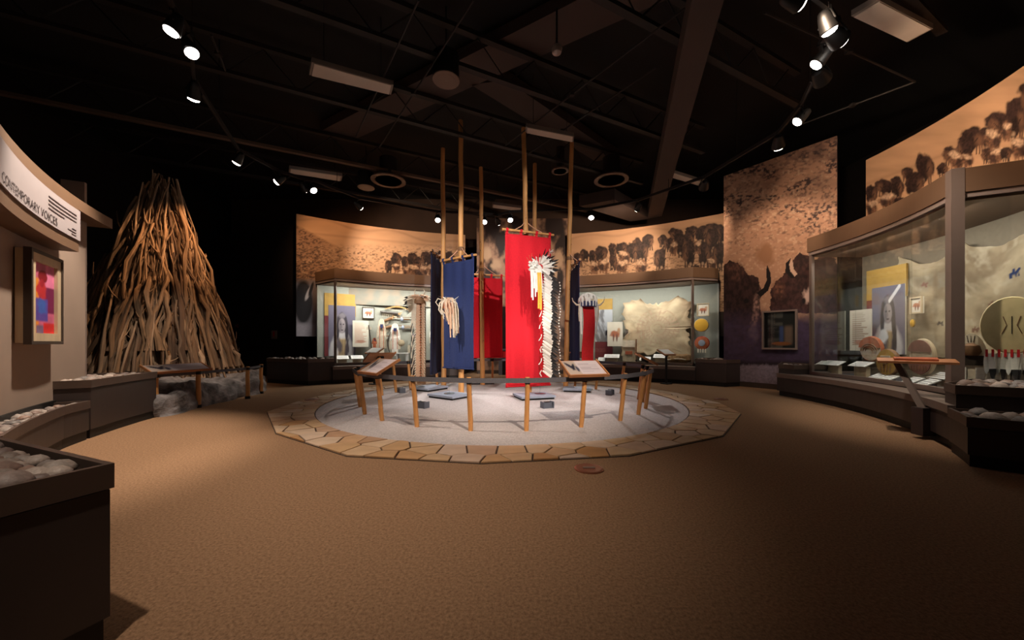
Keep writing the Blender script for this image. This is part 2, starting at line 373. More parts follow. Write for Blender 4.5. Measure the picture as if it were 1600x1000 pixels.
def fill_stones(poly, z, r0, r1, nmax, label, group, sd=1, view=True, sp=.8):
    rnd = random.Random(sd); xs = [p[0] for p in poly]; ys = [p[1] for p in poly]; put = []
    for _ in range(40000):
        if len(put) >= nmax: break
        p = (rnd.uniform(min(xs), max(xs)), rnd.uniform(min(ys), max(ys)))
        if not inside(p, poly): continue
        if view and (p[1] < .3 or not (-30 < 800+F*p[0]/p[1] < 1630)): continue
        r = rnd.uniform(r0, r1)
        if any(math.hypot(p[0]-q[0], p[1]-q[1]) < sp*(r+q[2]) for q in put): continue
        put.append((p[0], p[1], r))
    for x, y, r in put:
        o = obj('river_stone', SMESH[rnd.randrange(6)]); o.scale = (r,)*3; o.location = (x, y, z+r*.42)
        o.rotation_euler = (rnd.uniform(-.3, .3), rnd.uniform(-.3, .3), rnd.uniform(0, 6.3)); tag(o, label, 'stone', group)
def tray(name, label, poly, h, kick=True, parent_label=None):   # plinth with rim, bed
    t = thing(name, label, 'plinth', (0, 0, 0))
    c = Vector((sum(p[0] for p in poly)/len(poly), sum(p[1] for p in poly)/len(poly)))
    def inset(d):
        n = len(poly); a = sum(poly[i][0]*poly[(i+1) % n][1]-poly[(i+1) % n][0]*poly[i][1] for i in range(n)); sg = 1 if a > 0 else -1
        out = []
        for i in range(n):
            p0, p1, p2 = Vector(poly[i-1]), Vector(poly[i]), Vector(poly[(i+1) % n])
            d1 = (p1-p0).normalized(); d2 = (p2-p1).normalized(); n1 = Vector((-d1.y, d1.x))*sg; n2 = Vector((-d2.y, d2.x))*sg
            m = (n1+n2).normalized(); out.append(p1+m*(d/max(.4, m.dot(n1))))
        return out
    MB().prism(inset(.02), 0, .1).build('kick', M['kick'], t)
    MB().prism(inset(.008), .1, h-.09).build('body', M['plinth'], t)
    ins = inset(.02); n = len(poly); vs = []; 
    for i in range(n):
        p = Vector(poly[i]); q = ins[i]; vs += [(p.x, p.y, h-.085), (p.x, p.y, h), (q.x, q.y, h), (q.x, q.y, h-.085)]
    fs = []
    for i in range(n):
        a, b = 4*i, 4*((i+1) % n); fs += [(a+k, b+k, b+(k+1) % 4, a+(k+1) % 4) for k in range(4)]
    MB().add(vs, fs).build('rim', M['rim'], t)
    MB().prism(ins, h-.09, h-.055).build('gravel_bed', M['gravel'], t)
    return t, [tuple(p) for p in inset(.07)]
# near left plinth at the camera's side
A = Vector((-1.385, 1.28)); e1 = Vector((-.93, .37)).normalized(); e2 = Vector((-.37, -.93)).normalized()
poly = [tuple(A), tuple(A+e1*1.35), tuple(A+e1*1.35+e2*1.0), tuple(A+e2*1.0)]
_, ip = tray('stone_tray_plinth', 'dark plinth in the near left corner with a tray of river stones', poly, .63)
fill_stones(ip, .595, .03, .06, 80, 'smooth river stone heaped in the tray at the near left corner', 'stones in the near left tray', 3, sp=.6)
# left wall plinths
def RL(t): return 7.6+max(0, min(1, (t-202.8)/12))*.24
def lpts(a, b, dr=0, n=14): return [P2(D, RL(a+(b-a)*i/n)+dr, math.radians(a+(b-a)*i/n)) for i in range(n+1)]
poly = lpts(202.8, 211.8)+lpts(211.8, 202.8, .75)
_, ip = tray('stone_tray_plinth', 'tall dark curved plinth with stones between the left panel wall and stick lodge', poly, .64)
fill_stones(ip, .585, .035, .065, 60, 'small river stone in the raised tray beside the stick lodge', 'stones in the raised left tray', 4)
poly = lpts(211.9, 226)+lpts(226, 211.9, .42)
_, ip = tray('stone_tray_plinth', 'low dark curved plinth with a stone tray along the foot of the left panel wall', poly, .42)
fill_stones(lpts(212.4, 225, .05)+lpts(225, 212.4, .2), .365, .03, .055, 60, 'pale pebble in the low tray at the foot of the left panel wall', 'pebbles in the low left tray', 5)

# left curved panel wall with header, sign, painting
aw0, aw1 = math.radians(228), ang(134, D, 8.06)
if aw1 < 0: aw1 += 2*PI
wl = [P2(D, 8.06, aw0+(aw1-aw0)*i/40) for i in range(41)]
tag(MB().ribbon(wl, .36, 2.62, -.12, 0).build('wall_panel_left', M['plaster']), kind='structure')
tag(MB().ribbon(wl, .36, .44, 0, .02).build('baseboard_left', M['black']), kind='structure')
ext = [P2(D, 8.06, aw1-.024)]
tag(MB().ribbon(wl+ext, 2.50, 2.62, -.12, .16).build('trim_1', M['fascia']), kind='structure')
tag(MB().ribbon([P2(D, 8.06, aw1+.003), P2(D, 8.06, aw1-.003)], .3, 2.98, -.2, 0).build('trim_2', M['bronze']), kind='structure')
hd = thing('header_box', 'brown curved header box carrying the white title sign on the left wall', 'header')
ah1 = ang(123, D, 7.87); ah1 = ah1+2*PI if ah1 < 0 else ah1
wh = [P2(D, 8.06, aw0+(ah1-aw0)*i/40) for i in range(41)]
MB().ribbon(wh, 2.02, 2.48, 0, .19).build('body', M['fascia'], hd)
sg = thing('title_sign', 'white curved title sign with dark serif capitals on the header', 'sign')
MB().ribbon(wh, 2.14, 2.46, .192, .202).build('board', mat('sign_white', (168, 158, 160), .6, var=.02), sg)
def bent_text(txt, px0, px1, zb, size, parent, name='lettering', R=7.855):
    cu = bpy.data.curves.new('lettering', 'FONT'); cu.body = txt; cu.size = size; cu.extrude = .0; cu.resolution_u = 4
    tmp = bpy.data.objects.new('lettering_tmp', cu); COL.objects.link(tmp)
    bpy.context.view_layer.update()
    me = bpy.data.meshes.new_from_object(tmp.evaluated_get(bpy.context.evaluated_depsgraph_get()))
    bpy.data.objects.remove(tmp)
    xs = [v.co.x for v in me.vertices]; x0, x1 = min(xs), max(xs)
    a0 = ang(px0, D, R); a1 = ang(px1, D, R)
    for v in me.vertices:
        u = (v.co.x-x0)/(x1-x0); p = P2(D, R, a0+(a1-a0)*u); v.co = Vector((p[0], p[1], zb+v.co.y))
    me.materials.clear(); me.materials.append(mat('sign_ink', (60, 46, 48), .7)); me.name = name
    return obj(name, me, parent)
bent_text('CONTEMPORARY VOICES', 4, 90, 2.165, .105, sg)
for k, (pa, pb) in enumerate(((75, 119), (75, 119), (75, 119), (75, 100))):
    q = [P2(D, 7.8565, ang(pa+(pb-pa)*i/8, D, 7.86)) for i in range(9)]
    MB().ribbon(q, 2.385-.036*k, 2.394-.036*k, 0, .002).build('text_line', mat('sign_ink', (60, 46, 48), .7), sg)
for k, (pa, pb) in enumerate(((112, 118), (105, 118), (111, 118))):
    q = [P2(D, 7.8565, ang(pa+(pb-pa)*i/4, D, 7.86)) for i in range(5)]
    MB().ribbon(q, 2.225-.028*k, 2.232-.028*k, 0, .002).build('text_line', mat('sign_ink', (60, 46, 48), .7), sg)
def wallframe(px0, py0, px1, py1, cen, R):        # facing frame of a flat thing hung on an arc: base point, width, height, turn
    a = onarc(px0, py0, cen, R); b = onarc(px1, py0, cen, R); pc = onarc((px0+px1)/2, (py0+py1)/2, cen, R)
    m = (Vector(a[:2])+Vector(b[:2]))/2; d = Vector(b[:2])-Vector(a[:2]); wd = d.length; rz = math.atan2(d.y, d.x)
    Y = m.y; z1 = H-(py0-HZ)/F*Y; z0 = H-(py1-HZ)/F*Y
    return Vector((m.x, m.y, z0)), wd, z1-z0, rz
def uvsheet(name, w, h, nu, nv, fn, parent, y=0, m=None, z=0, warp=None):     # painted flat sheet, local x right, z up, facing -y
    U, V = np.meshgrid(np.linspace(0, 1, nu), np.linspace(0, 1, nv)); rgb = fn(U, V)
    Pn = np.stack([(U-.5)*w, np.full(U.shape, y), z+V*h], -1)
    if warp is not None: Pn = warp(U, V, Pn)
    return sheet(name, Pn, rgb, m or PRINT, parent)
def frame_parts(t, w, h, b, d, fm, name='frame'):
    f = MB(); f.box((0, -d/2, b/2), (w, d, b)).box((0, -d/2, h-b/2), (w, d, b)).box((-w/2+b/2, -d/2, h/2), (b, d, h-2*b)).box((w/2-b/2, -d/2, h/2), (b, d, h-2*b))
    return f.build(name, fm, t)
def art(U, V):                                       # loose blocks of warm colour around a dark figure shape
    p = Paint(U, V, L_(196, 96, 130)); n = fbm(U*6, V*10, 3)
    p.rect(-1, -1, .3, .78, L_(214, 128, 40), .03); p.rect(.32, .30, 1.1, .68, L_(110, 20, 70), .03); p.rect(.15, .18, .7, .5, L_(86, 66, 150), .03)
    p.ell(.42, .62, .2, .14, L_(178, 40, 46), .3, wob=.3)
    p.ell(.45, .4, .2, .1, L_(60, 90, 170), .5, wob=.5, sd=4); p.rect(.5, -.1, 1, .16, L_(200, 40, 40), .03); p.rect(.2, -.1, .5, .12, L_(110, 90, 120), .03)
    p.rect(.6, .68, 1.1, 1.1, L_(220, 120, 160), .03); p.ell(.48, .82, .2, .085, L_(120, 10, 24), .2, wob=.15); p.ell(.44, .72, .09, .06, L_(150, 24, 40), .3); p.c *= (.75+.5*n)[..., None]; return p.c
loc, wd, ht, rz = wallframe(36, 396, 88, 538, D, 8.0)
t = thing('framed_painting', 'framed colourful painting of a figure in pink, purple and orange on the left wall', 'painting', loc, rz)
MB().box((0, .025, ht/2), (wd*.97, .05, ht*.97)).build('backing_box', M['frame'], t)
frame_parts(t, wd, ht, .03, .05, M['darkframe'], 'outer_frame')
f2 = frame_parts(t, wd-.06, ht-.06, .075, .04, M['frame'], 'inner_frame'); f2.location = (0, 0, .03)
uvsheet('canvas', wd-.2, ht-.2, 60, 100, art, t, -.015, None, .1)
loc, wd, ht, rz = wallframe(87.5, 462, 92.5, 512, D, 8.05)
t = thing('wall_label', 'narrow white label on the left wall beside the painting', 'label', loc, rz)
MB().box((0, -.006, ht/2), (wd, .012, ht)).build('card', M['label'], t)
MB().box((0, -.013, ht*.18), (wd*.7, .003, ht*.12)).build('printed_block', mat('label_print', (120, 116, 150), .6), t)

# ================================================================== murals
DK = L_(50, 34, 30); MID = L_(122, 88, 68); PALE = L_(206, 172, 142); SKY = L_(186, 146, 112)
def alpha(p, cx, cy, rx, ry, soft=.25, rot=0, wob=0, sd=0):
    dx = p.X-cx; dy = p.Y-cy; c, n = math.cos(rot), math.sin(rot); u = (dx*c+dy*n)/rx; v = (-dx*n+dy*c)/ry; d = np.sqrt(u*u+v*v)
    if wob: d = d+wob*(fbm(p.X/rx*1.6+sd, p.Y/ry*1.6, sd, 3)-.5)*2
    return np.clip((1-d)/soft+.5, 0, 1)
def tex(p, col, sd, lo=.45, hi=1.5, sx=2.2, sy=2.6):
    return np.array(col)*(lo+(hi-lo)*np.clip((fbm(p.X/sx+sd, p.Y/sy, sd, 3)-.3)*2.5, 0, 1))[..., None]
def lay(p, colarr, a): p.c = p.c*(1-a[..., None])+colarr*a[..., None]
def poly_a(p, pts, amp=1.5, sd=0, sc=5.):
    X = p.X+amp*2*(fbm(p.X/sc, p.Y/sc, sd, 3)-.5); Y = p.Y+amp*2*(fbm(p.X/sc+31, p.Y/sc, sd+3, 3)-.5); c = np.zeros(X.shape, bool); j = len(pts)-1
    for i in range(len(pts)):
        (xi, yi), (xj, yj) = pts[i], pts[j]
        if yi != yj: c ^= ((yi > Y) != (yj > Y)) & (X < (xj-xi)*(Y-yi)/(yj-yi)+xi)
        j = i
    return c.astype(float)
def bison(p, x, y, rx, ry, light, sd):
    r = random.Random(sd); s = r.choice((-1, 1)); rx *= 1.12; ry *= 1.1
    for k in (-.5, -.15, .35, .6): p.line(x+k*rx, y+.5*ry, x+k*rx+r.uniform(-1, 1), y+1.25*ry, .9, (DK if not light else MID)*1.1, .8)
    if light:
        lay(p, tex(p, MID*.75, sd), alpha(p, x, y, rx, ry, .3, 0, .35, sd)); lay(p, tex(p, PALE*.9, sd+4, .6, 1.2), alpha(p, x-s*.15*rx, y-.5*ry, rx*.8, ry*.38, .5, s*.3, .5, sd+4)); lay(p, tex(p, DK*1.3, sd+1), alpha(p, x+s*.35*rx, y+.3*ry, rx*.42, ry*.5, .5, 0, .4, sd+1)*.9)
    else:
        lay(p, tex(p, DK*1.15, sd), alpha(p, x, y-.15*ry, rx, ry*.85, .2, s*.25, .3, sd)); lay(p, tex(p, DK*.75, sd+1), alpha(p, x+s*.3*rx, y+.45*ry, rx*.58, ry*.62, .25, 0, .25, sd+1))
        p.ell(x-s*.5*rx, y+.1*ry, rx*.3, ry*.5, MID*.8, 1.2, 0, .6, sd+2)
        for k in (-1, 1): p.line(x+s*.3*rx+k*.5*rx, y+.25*ry, x+s*.3*rx+k*.72*rx, y-.05*ry, .7, DK*.6, .8)
        p.ell(x+s*.3*rx, y+.85*ry, rx*.2, ry*.14, PALE*.6, .9)
def grass(p, y0, amt, s, col=DK*1.5, sx=3.2, sy=1.6):
    n = fbm(p.X/sx, p.Y/sy, s, 3); k = np.clip((p.Y-y0)/14, 0, 1); p.mix(col, np.clip((n-.52)*6, 0, 1)*k*amt)
    p.mix(PALE, np.clip((fbm(p.X/sx+9, p.Y/sy, s+7, 3)-.58)*6, 0, 1)*k*amt*.7)
def bare(p, sd=0):
    n = fbm(p.X/60, p.Y/14, 21+sd, 4); p.c *= (.8+.4*n)[..., None]
def proj(Pn): return 800+F*Pn[..., 0]/Pn[..., 1], HZ-F*(Pn[..., 2]-H)/Pn[..., 1]
def arc_grid(cen, R, a0, a1, z0, z1, nu, nv):
    T, Z = np.meshgrid(np.linspace(a0, a1, nu), np.linspace(z0, z1, nv)); return np.stack([cen[0]+R*np.cos(T), cen[1]+R*np.sin(T), Z], -1)
def mural(name, label, pts_fn, paint, back_pts, z0, z1):
    t = thing(name, label, 'mural'); X, Y = proj(pts_fn); p = Paint(X, Y, SKY); paint(p)
    sheet('print', pts_fn, p.c, PRINT, t); MB().ribbon(back_pts, z0, z1, -.05, -.006).build('panel_board', M['darkframe'], t)
    return t
RM = 9.25
# back left mural
def paintL(p):
    ridge = 350+(p.X-463)*.52; p.mix(PALE, np.clip((p.Y-352)/40, 0, 1)*.5); bare(p)
    p.mix(MID, np.clip(1-np.abs(p.Y-(346+(p.X-500)*.16+4*np.sin(p.X/17)))/3, 0, 1)*.35); p.mix(MID, np.clip(1-np.abs(p.Y-(372+(p.X-560)*.1))/3, 0, 1)*.3)
    p.mix(MID*1.2, np.clip((p.Y-ridge)/4, 0, 1)*np.clip((560-p.X)/70, 0, 1)*.75); grass(p, 380, .75, 5); 
    g = np.clip((p.Y-ridge)/5, 0, 1)*np.clip((545-p.X)/60, 0, 1); p.mix(DK*1.4, np.clip((fbm(p.X/3, p.Y/1.8, 41, 3)-.5)*6, 0, 1)*g*.8)
    for i, (x, y, rx, ry, l) in enumerate(((607, 416, 5, 9, 0), (619, 405, 7, 9, 0), (633, 409, 5, 9, 0), (645, 406, 7, 10, 0), (653, 410, 5, 8, 0), (664, 403, 6, 9, 0), (675, 405, 8, 10, 0), (690, 402, 7, 10, 0), (702, 404, 8, 11, 0), (620, 417, 5, 5, 1), (635, 423, 5, 6, 1), (648, 422, 8, 8, 1), (663, 423, 5, 8, 1), (676, 422, 7, 8, 1), (693, 422, 7, 8, 1), (625, 430, 5, 6, 1), (655, 432, 6, 6, 0))): bison(p, x, y, rx, ry, l, i)
    lo = np.clip((p.Y-434)/6, 0, 1); p.mix(L_(120, 112, 118), lo); 
    p.mix(L_(26, 20, 24), lo*np.clip(1-(np.hypot((p.X-474)/16, (p.Y-472)/38)-.8)*5, 0, 1)); p.ell(482, 458, 3, 12, L_(170, 160, 160), .4, .4); p.ell(486, 452, 2.5, 12, L_(20, 16, 20), .4, .3)
    p.mix(L_(150, 142, 150), np.clip((p.Y-503)/6, 0, 1)*(.5+.5*fbm(p.X/2, p.Y/2, 9)))
aL, aR = ang(463, B, RM), ang(727, B, RM)
mural('bison_mural', 'curved sepia mural of a bison herd coming over a grassy slope, left of the banners', arc_grid(B, RM, aL, aR, 1.22, 4.62, 330, 240), paintL, arc(B, RM, aL, aR, 30), 1.22, 4.62)
# back right mural
def paintR(p):
    p.mix(PALE, np.clip((p.Y-352)/60, 0, 1)*.35); bare(p, 3)
    p.mix(MID, np.clip(1-np.abs(p.Y-(372-(p.X-900)*.10+3*np.sin(p.X/15)))/3, 0, 1)*.3); grass(p, 392, .7, 15)
    for i, (x, y, rx, ry, l) in enumerate(((1115, 358, 12, 9, 0), (1127, 366, 8, 14, 0), (1081, 362, 9, 8, 0), (1098, 365, 10, 12, 0), (1056, 367, 10, 10, 0), (1035, 375, 6, 8, 0), (1076, 374, 8, 10, 0), (1044, 381, 7, 9, 0), (1112, 374, 9, 15, 0), (1066, 383, 9, 14, 0), (995, 380, 6, 8, 0), (1013, 377, 8, 10, 0), (913, 398, 6, 8, 0), (927, 400, 6, 9, 0), (940, 397, 8, 11, 0), (958, 390, 6, 10, 0), (972, 388, 9, 9, 0), (988, 393, 9, 12, 0), (1004, 393, 9, 13, 0), (1052, 387, 6, 9, 1), (1031, 404, 8, 15, 0), (1076, 396, 9, 18, 0), (1101, 396, 9, 17, 0), (1122, 398, 8, 18, 0), (976, 401, 8, 8, 1), (929, 417, 6, 8, 1), (943, 414, 8, 9, 1), (971, 416, 9, 9, 1), (1002, 416, 8, 9, 1), (958, 408, 5, 10, 0), (1090, 385, 5, 8, 1), (1113, 412, 6, 8, 1), (904, 405, 7, 9, 0), (1088, 425, 8, 10, 0), (1042, 425, 6, 8, 1))): bison(p, x, y, rx, ry, l, i+40)
aL, aR = ang(889, B, RM), ang(1132, B, RM)
mural('bison_mural', 'curved sepia mural of a bison herd right of the red banner, above the hide case', arc_grid(B, RM, aL, aR, 1.9, 4.62, 330, 220), paintR, arc(B, RM, aL, aR, 30), 1.22, 4.62)
# right mural above the large case
def paintRR(p):
    p.mix(PALE, np.clip((p.Y-(300-(p.X-1353)*.4))/90, 0, 1)*.4); bare(p, 5); p.mix(MID, np.clip(1-np.abs(p.Y-(288-(p.X-1353)*.38))/5, 0, 1)*.3)
    grass(p, 290, .0, 15)
    for i, (x, y, rx, ry, l) in enumerate(((1593, 168, 12, 14, 0), (1588, 186, 15, 25, 0), (1563, 194, 20, 16, 0), (1540, 214, 10, 16, 0), (1519, 217, 18, 17, 0), (1446, 262, 12, 21, 0), (1418, 271, 10, 9, 0), (1473, 264, 8, 9, 0), (1485, 242, 11, 12, 0), (1381, 292, 12, 11, 0), (1362, 303, 8, 13, 0), (1402, 293, 9, 15, 0), (1430, 288, 14, 16, 0), (1552, 217, 12, 15, 1), (1572, 204, 7, 12, 1), (1506, 236, 12, 18, 0), (1494, 249, 11, 13, 1), (1386, 313, 11, 10, 1), (1362, 325, 8, 12, 1), (1512, 250, 8, 9, 1), (1542, 242, 9, 10, 0), (1556, 243, 11, 12, 1), (1593, 231, 12, 15, 1), (1572, 240, 8, 9, 0), (1406, 318, 9, 9, 0), (1615, 150, 20, 26, 0), (1640, 190, 22, 26, 0))): bison(p, x, y, rx, ry, l, i+90)
aL, aR = ang(1353, C, 6.95), ang(1600, C, 6.95)-.30
mural('bison_mural', 'long sepia mural of a bison herd high on the right wall above the large case', arc_grid(C, 6.95, aL, aR, 2.4, 4.55, 300, 190), paintRR, arc(C, 6.95, aL, aR, 30), 2.4, 4.55)
# tall flat mural on the right
def flat_grid(p0, p1, z0, z1, nu, nv):
    U, Z = np.meshgrid(np.linspace(0, 1, nu), np.linspace(z0, z1, nv)); return np.stack([p0[0]+(p1[0]-p0[0])*U, p0[1]+(p1[1]-p0[1])*U, Z], -1)
def paintT(p):
    p.c[:] = L_(176, 134, 108); s = 8-(p.Y-200)*.016; n = fbm(p.X/4.2+p.Y/9, p.Y/3.0, 61, 4)
    dens = np.clip((425-p.Y)/90, 0, 1)*(.45+.9*np.clip((fbm(p.X/30+p.Y/40, p.Y/14, 62, 3)-.35)*2.2, 0, 1)); p.mix(L_(58, 42, 40), np.clip((n-.56+.12*dens)*6, 0, 1)*np.clip(dens, 0, 1)); p.mix(PALE, np.clip((fbm(p.X/4, p.Y/3, 66, 3)-.6)*6, 0, 1)*.6)
    big = np.clip((fbm(p.X/40, p.Y/16, 64, 3)-.5)*4, 0, 1)*np.clip((330-p.Y)/60, 0, 1); p.mix(L_(64, 48, 46), big*.6); p.mix(L_(74, 55, 54), np.clip((300-p.Y)/100, 0, 1)*.5)
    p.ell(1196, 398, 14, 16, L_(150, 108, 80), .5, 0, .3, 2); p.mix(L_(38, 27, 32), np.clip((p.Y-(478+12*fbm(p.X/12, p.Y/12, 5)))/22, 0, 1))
    lb = [(1128, 418), (1140, 408), (1152, 410), (1162, 419), (1168, 428), (1180, 431), (1187, 441), (1190, 456), (1188, 472), (1190, 500), (1185, 528), (1176, 548), (1150, 566), (1128, 566)]
    lay(p, tex(p, L_(52, 33, 31), 4, .5, 1.5, 4, 6), poly_a(p, lb, 2.5, 4)); lay(p, tex(p, L_(92, 62, 52), 9, .4, 1.6, 3, 5), alpha(p, 1150, 424, 14, 14, .6, 0, .5, 9)*.6)
    lay(p, tex(p, L_(150, 116, 106), 5, .3, 1.5, 3, 4), alpha(p, 1180, 492, 5, 34, .7, .12, .6, 6)*.85); p.ell(1166, 470, 4, 4, L_(20, 14, 14), .6); p.ell(1178, 522, 7, 10, L_(120, 100, 104), .8, 0, .6, 3)
    rb_ = [(1203, 488), (1205, 452), (1213, 438), (1223, 432), (1231, 420), (1239, 405), (1249, 396), (1261, 398), (1272, 406), (1290, 398), (1304, 404), (1316, 424), (1316, 490)]
    lay(p, tex(p, L_(60, 36, 33), 14, .5, 1.5, 4, 6), poly_a(p, rb_, 2.5, 14)); lay(p, tex(p, L_(110, 72, 56), 15, .4, 1.6, 3, 4), alpha(p, 1217, 450, 9, 13, .8, 0, .5, 5)*.6); p.ell(1262, 462, 6, 10, L_(200, 164, 148), .8, .2, .7, 9); p.ell(1256, 470, 3, 5, L_(20, 12, 14), .6)
    p.mix(L_(20, 13, 14), poly_a(p, [(1182, 458), (1193, 450), (1198, 438), (1197, 425), (1199, 414), (1204, 427), (1205, 441), (1200, 454), (1189, 464)], .3, 1)); p.mix(L_(205, 170, 150), poly_a(p, [(1237, 404), (1233, 414), (1234, 424), (1241, 433), (1246, 428), (1240, 420), (1239, 411)], .3, 2)); p.mix(L_(22, 14, 14), poly_a(p, [(1236, 403), (1228, 411), (1227, 424), (1236, 435), (1243, 434), (1235, 424), (1233, 413)], .3, 2))
    lo = np.clip((p.Y-480)/30, 0, 1)*np.clip((568-p.Y)/6, 0, 1); p.mix(L_(74, 58, 84), lo*.75*(.4+fbm(p.X/7, p.Y/5, 8)))  # cool light on the lower part, painted into the print as purple
    p.mix(L_(150, 136, 150), np.clip((p.Y-566-5*fbm(p.X/3, p.Y/9, 12))/4, 0, 1)*(.45+.55*fbm(p.X/2.4, p.Y/2, 19)))
TA, TBp = (5.24, 9.09), (6.46, 7.30)
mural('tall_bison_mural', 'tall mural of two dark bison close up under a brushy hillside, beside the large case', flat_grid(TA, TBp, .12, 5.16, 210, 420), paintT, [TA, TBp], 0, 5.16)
# tall mural in the gap behind the banners
def paintC(p):
    p.c[:] = L_(150, 118, 98); n = fbm(p.X/9, p.Y/12, 71, 4); p.mix(L_(52, 38, 36), np.clip((n-.46)*5, 0, 1)*.8)
    for i, (x, y, rx, ry) in enumerate(((768, 352, 12, 22), (783, 378, 9, 18), (868, 352, 16, 22), (880, 385, 12, 20), (812, 350, 14, 14), (765, 430, 10, 22), (872, 440, 9, 22))): p.ell(x, y, rx, ry, L_(34, 22, 22), .4, 0, .35, i)
    for i, (x, y, rx, ry) in enumerate(((760, 395, 8, 10), (775, 412, 8, 9), (874, 405, 7, 14), (866, 425, 5, 12))): p.ell(x, y, rx, ry, PALE*.7, .7, 0, .5, i+20)
CA, CB = (-1.18, 12.3), (1.95, 12.3)
mural('tall_bison_mural', 'tall brown bison mural in the gap behind the red banners', flat_grid(CA, CB, .12, 5.2, 150, 210), paintC, [CA, CB], 0, 5.2)
# solid black box standing in for a dark doorway, with grey rail, between the two red banners
p0 = AT(781, 600, 12.1)
t = thing('dark_opening', 'black upright kiosk with grey frame seen between the two red banners', 'opening', (p0.x+.45, 12.0, 0))
MB().box((0, 0, 1.1), (.9, .35, 2.2)).build('body', M['black'], t)
f = MB().box((-.42, -.19, .5), (.12, .04, 1.0)).box((-.1, -.19, .82), (.6, .04, .06)).box((-.1, -.19, .52), (.6, .04, .04)); f.build('grey_frame', M['iron'], t)
MB().box((-.18, -.18, .66), (.34, .03, .2)).build('red_panel', M['redcloth'], t)

# dark curved walls that carry the murals
struct('wall_curve_back_left', MB().ribbon(arc(B, RM+.07, ang(497, B, RM), ang(727, B, RM), 24), 0, 4.62, -.12, 0), M['dark'])
struct('wall_curve_back_right', MB().ribbon(arc(B, RM+.07, ang(889, B, RM), ang(1131, B, RM), 24), 0, 4.62, -.12, 0), M['dark'])
struct('wall_curve_right', MB().ribbon(arc(C, 7.03, ang(1353, C, 6.95), ang(1600, C, 6.95)-.30, 24), 0, 4.55, -.12, 0), M['dark'])

# ================================================================== display cases
ZT = 3.03
def label_ribbon(mb, pts, *a): return mb.ribbon(pts, *a)
def case(name, label, front, back, base_front, npanes, side_pts=(), lamp=(), zs=.46, posts=(), light_front=None):
    t = thing(name, label, 'display case')
    foot = list(front)+list(back)[::-1]
    MB().prism(list(base_front)+list(back)[::-1], .1, .40).build('base', M['plinth'], t)
    bf = [Vector(p) for p in base_front]
    MB().ribbon(base_front, 0, .1, -.25, -.05).build('kick', M['kick'], t)
    MB().ribbon(base_front, .36, .44, -.3, .012).build('sill', M['bronze'], t)
    MB().prism(foot, .401, .46).build('deck', M['deck'], t)
    MB().ribbon(back, .46, ZT-.05, -.01, .03).build('back_panel', M['case_back'], t)
    MB().prism(foot, ZT-.36, ZT-.30).build('inner_ceiling', M['fascia'], t)
    fa = MB().ribbon(front, ZT-.27, ZT, -.02, .05); fa.build('fascia', M['fascia'], t)
    MB().prism(foot, ZT-.04, ZT-.005).build('top', M['fascia'], t)
    MB().ribbon(front, ZT-.33, ZT-.272, -.03, .035).build('head_rail', M['lip'], t)
    MB().ribbon(front, .44, .50, -.03, .03).build('bottom_rail', M['bronze'], t)
    for (i0, i1) in npanes:
        MB().ribbon(front[i0:i1+1], .5, ZT-.33, -.006, .006).build('glass_pane', M['glass'], t)
    for i in posts:
        p = front[i]; MB().box((p[0], p[1], (.44+ZT)/2-.13), (.055, .055, ZT-.44-.26)).build('corner_post', M['bronze'], t)
    return t
# back left case
RG, RBK, RBS = 8.2, 9.14, 7.62
aL, aR = ang(524, B, RG), ang(716, B, RG)
fr = [(-5.54, 10.43)]+arc(B, RG, aL, aR, 18)+[P2(B, RBK, aR)]
bk = arc(B, RBK, math.atan2(10.43-B[1], -5.54-B[0]), aR, 18)
case_L = case('display_case', 'long curved glass case left of the banners with arrows, clothing and a portrait panel', fr, bk, arc(B, RBS, ang(520, B, RBS), aR, 18), [(0, 1), (1, 7), (7, 13), (13, 19), (19, 20)], posts=(1,))
aL, aR = ang(892, B, RG), ang(1082, B, RG)
fr = [P2(B, RBK, aL)]+arc(B, RG, aL, aR, 18)+[(5.51, 9.88)]
bk = arc(B, RBK, aL, math.atan2(9.88-B[1], 5.51-B[0]), 18)
case_R = case('display_case', 'long curved glass case right of the banners with a large pale hide inside', fr, bk, arc(B, RBS, aL, ang(1086, B, RBS), 18), [(0, 1), (1, 7), (7, 13), (13, 19), (19, 20)], posts=(19,))
# large case on the right
RGr, RBr = 5.83, 6.85
aL, aR = math.radians(2), math.radians(-25.6)
fr = [P2(C, RBr, aL)]+arc(C, RGr, aL, aR, 18)+[P2(C, RBr, aR)]
bk = arc(C, RBr, aL, aR, 18)
case_B = case('display_case', 'large curved glass case on the right with a painted hide, shields and a portrait panel', fr, bk, arc(C, 5.43, math.radians(5.6), math.radians(-36), 24), [(0, 1), (1, 7), (7, 14), (14, 19), (19, 20)], posts=(1, 19))
for ch in case_B.children:
    if ch.name.startswith('back_panel'): ch.data.materials[0] = mat('tan_case_backing', (122, 110, 92), .9, var=.06, scale=20)
cp = P2(C, RGr, aR); MB().box((cp[0], cp[1], 1.74), (.11, .11, 2.6), Matrix.Rotation(aR, 3, 'Z')).build('corner_column', M['bronze'], case_B)
# case lamps: the strips that light the cases from behind their fascias
def case_lights(cen, R, a0, a1, n, power, depth, par):
    for i in range(n):
        a = a0+(a1-a0)*(i+.5)/n; p = P2(cen, R, a); q = P2(cen, R+depth, a)
        l = area((p[0], p[1], ZT-.40), (q[0], q[1], .9), power, abs(a1-a0)*R/n*.8, .12, (1, .95, .88)); l.rotation_euler = aim((p[0], p[1], ZT-.4), (q[0], q[1], .9)); l.parent = par
case_lights(B, RG+.12, ang(530, B, RG), ang(712, B, RG), 4, 19, .75, case_L)
case_lights(B, RG+.12, ang(896, B, RG), ang(1076, B, RG), 4, 9, .75, case_R)
case_lights(C, RGr+.12, math.radians(0), math.radians(-25), 3, 8.5, .75, case_B)

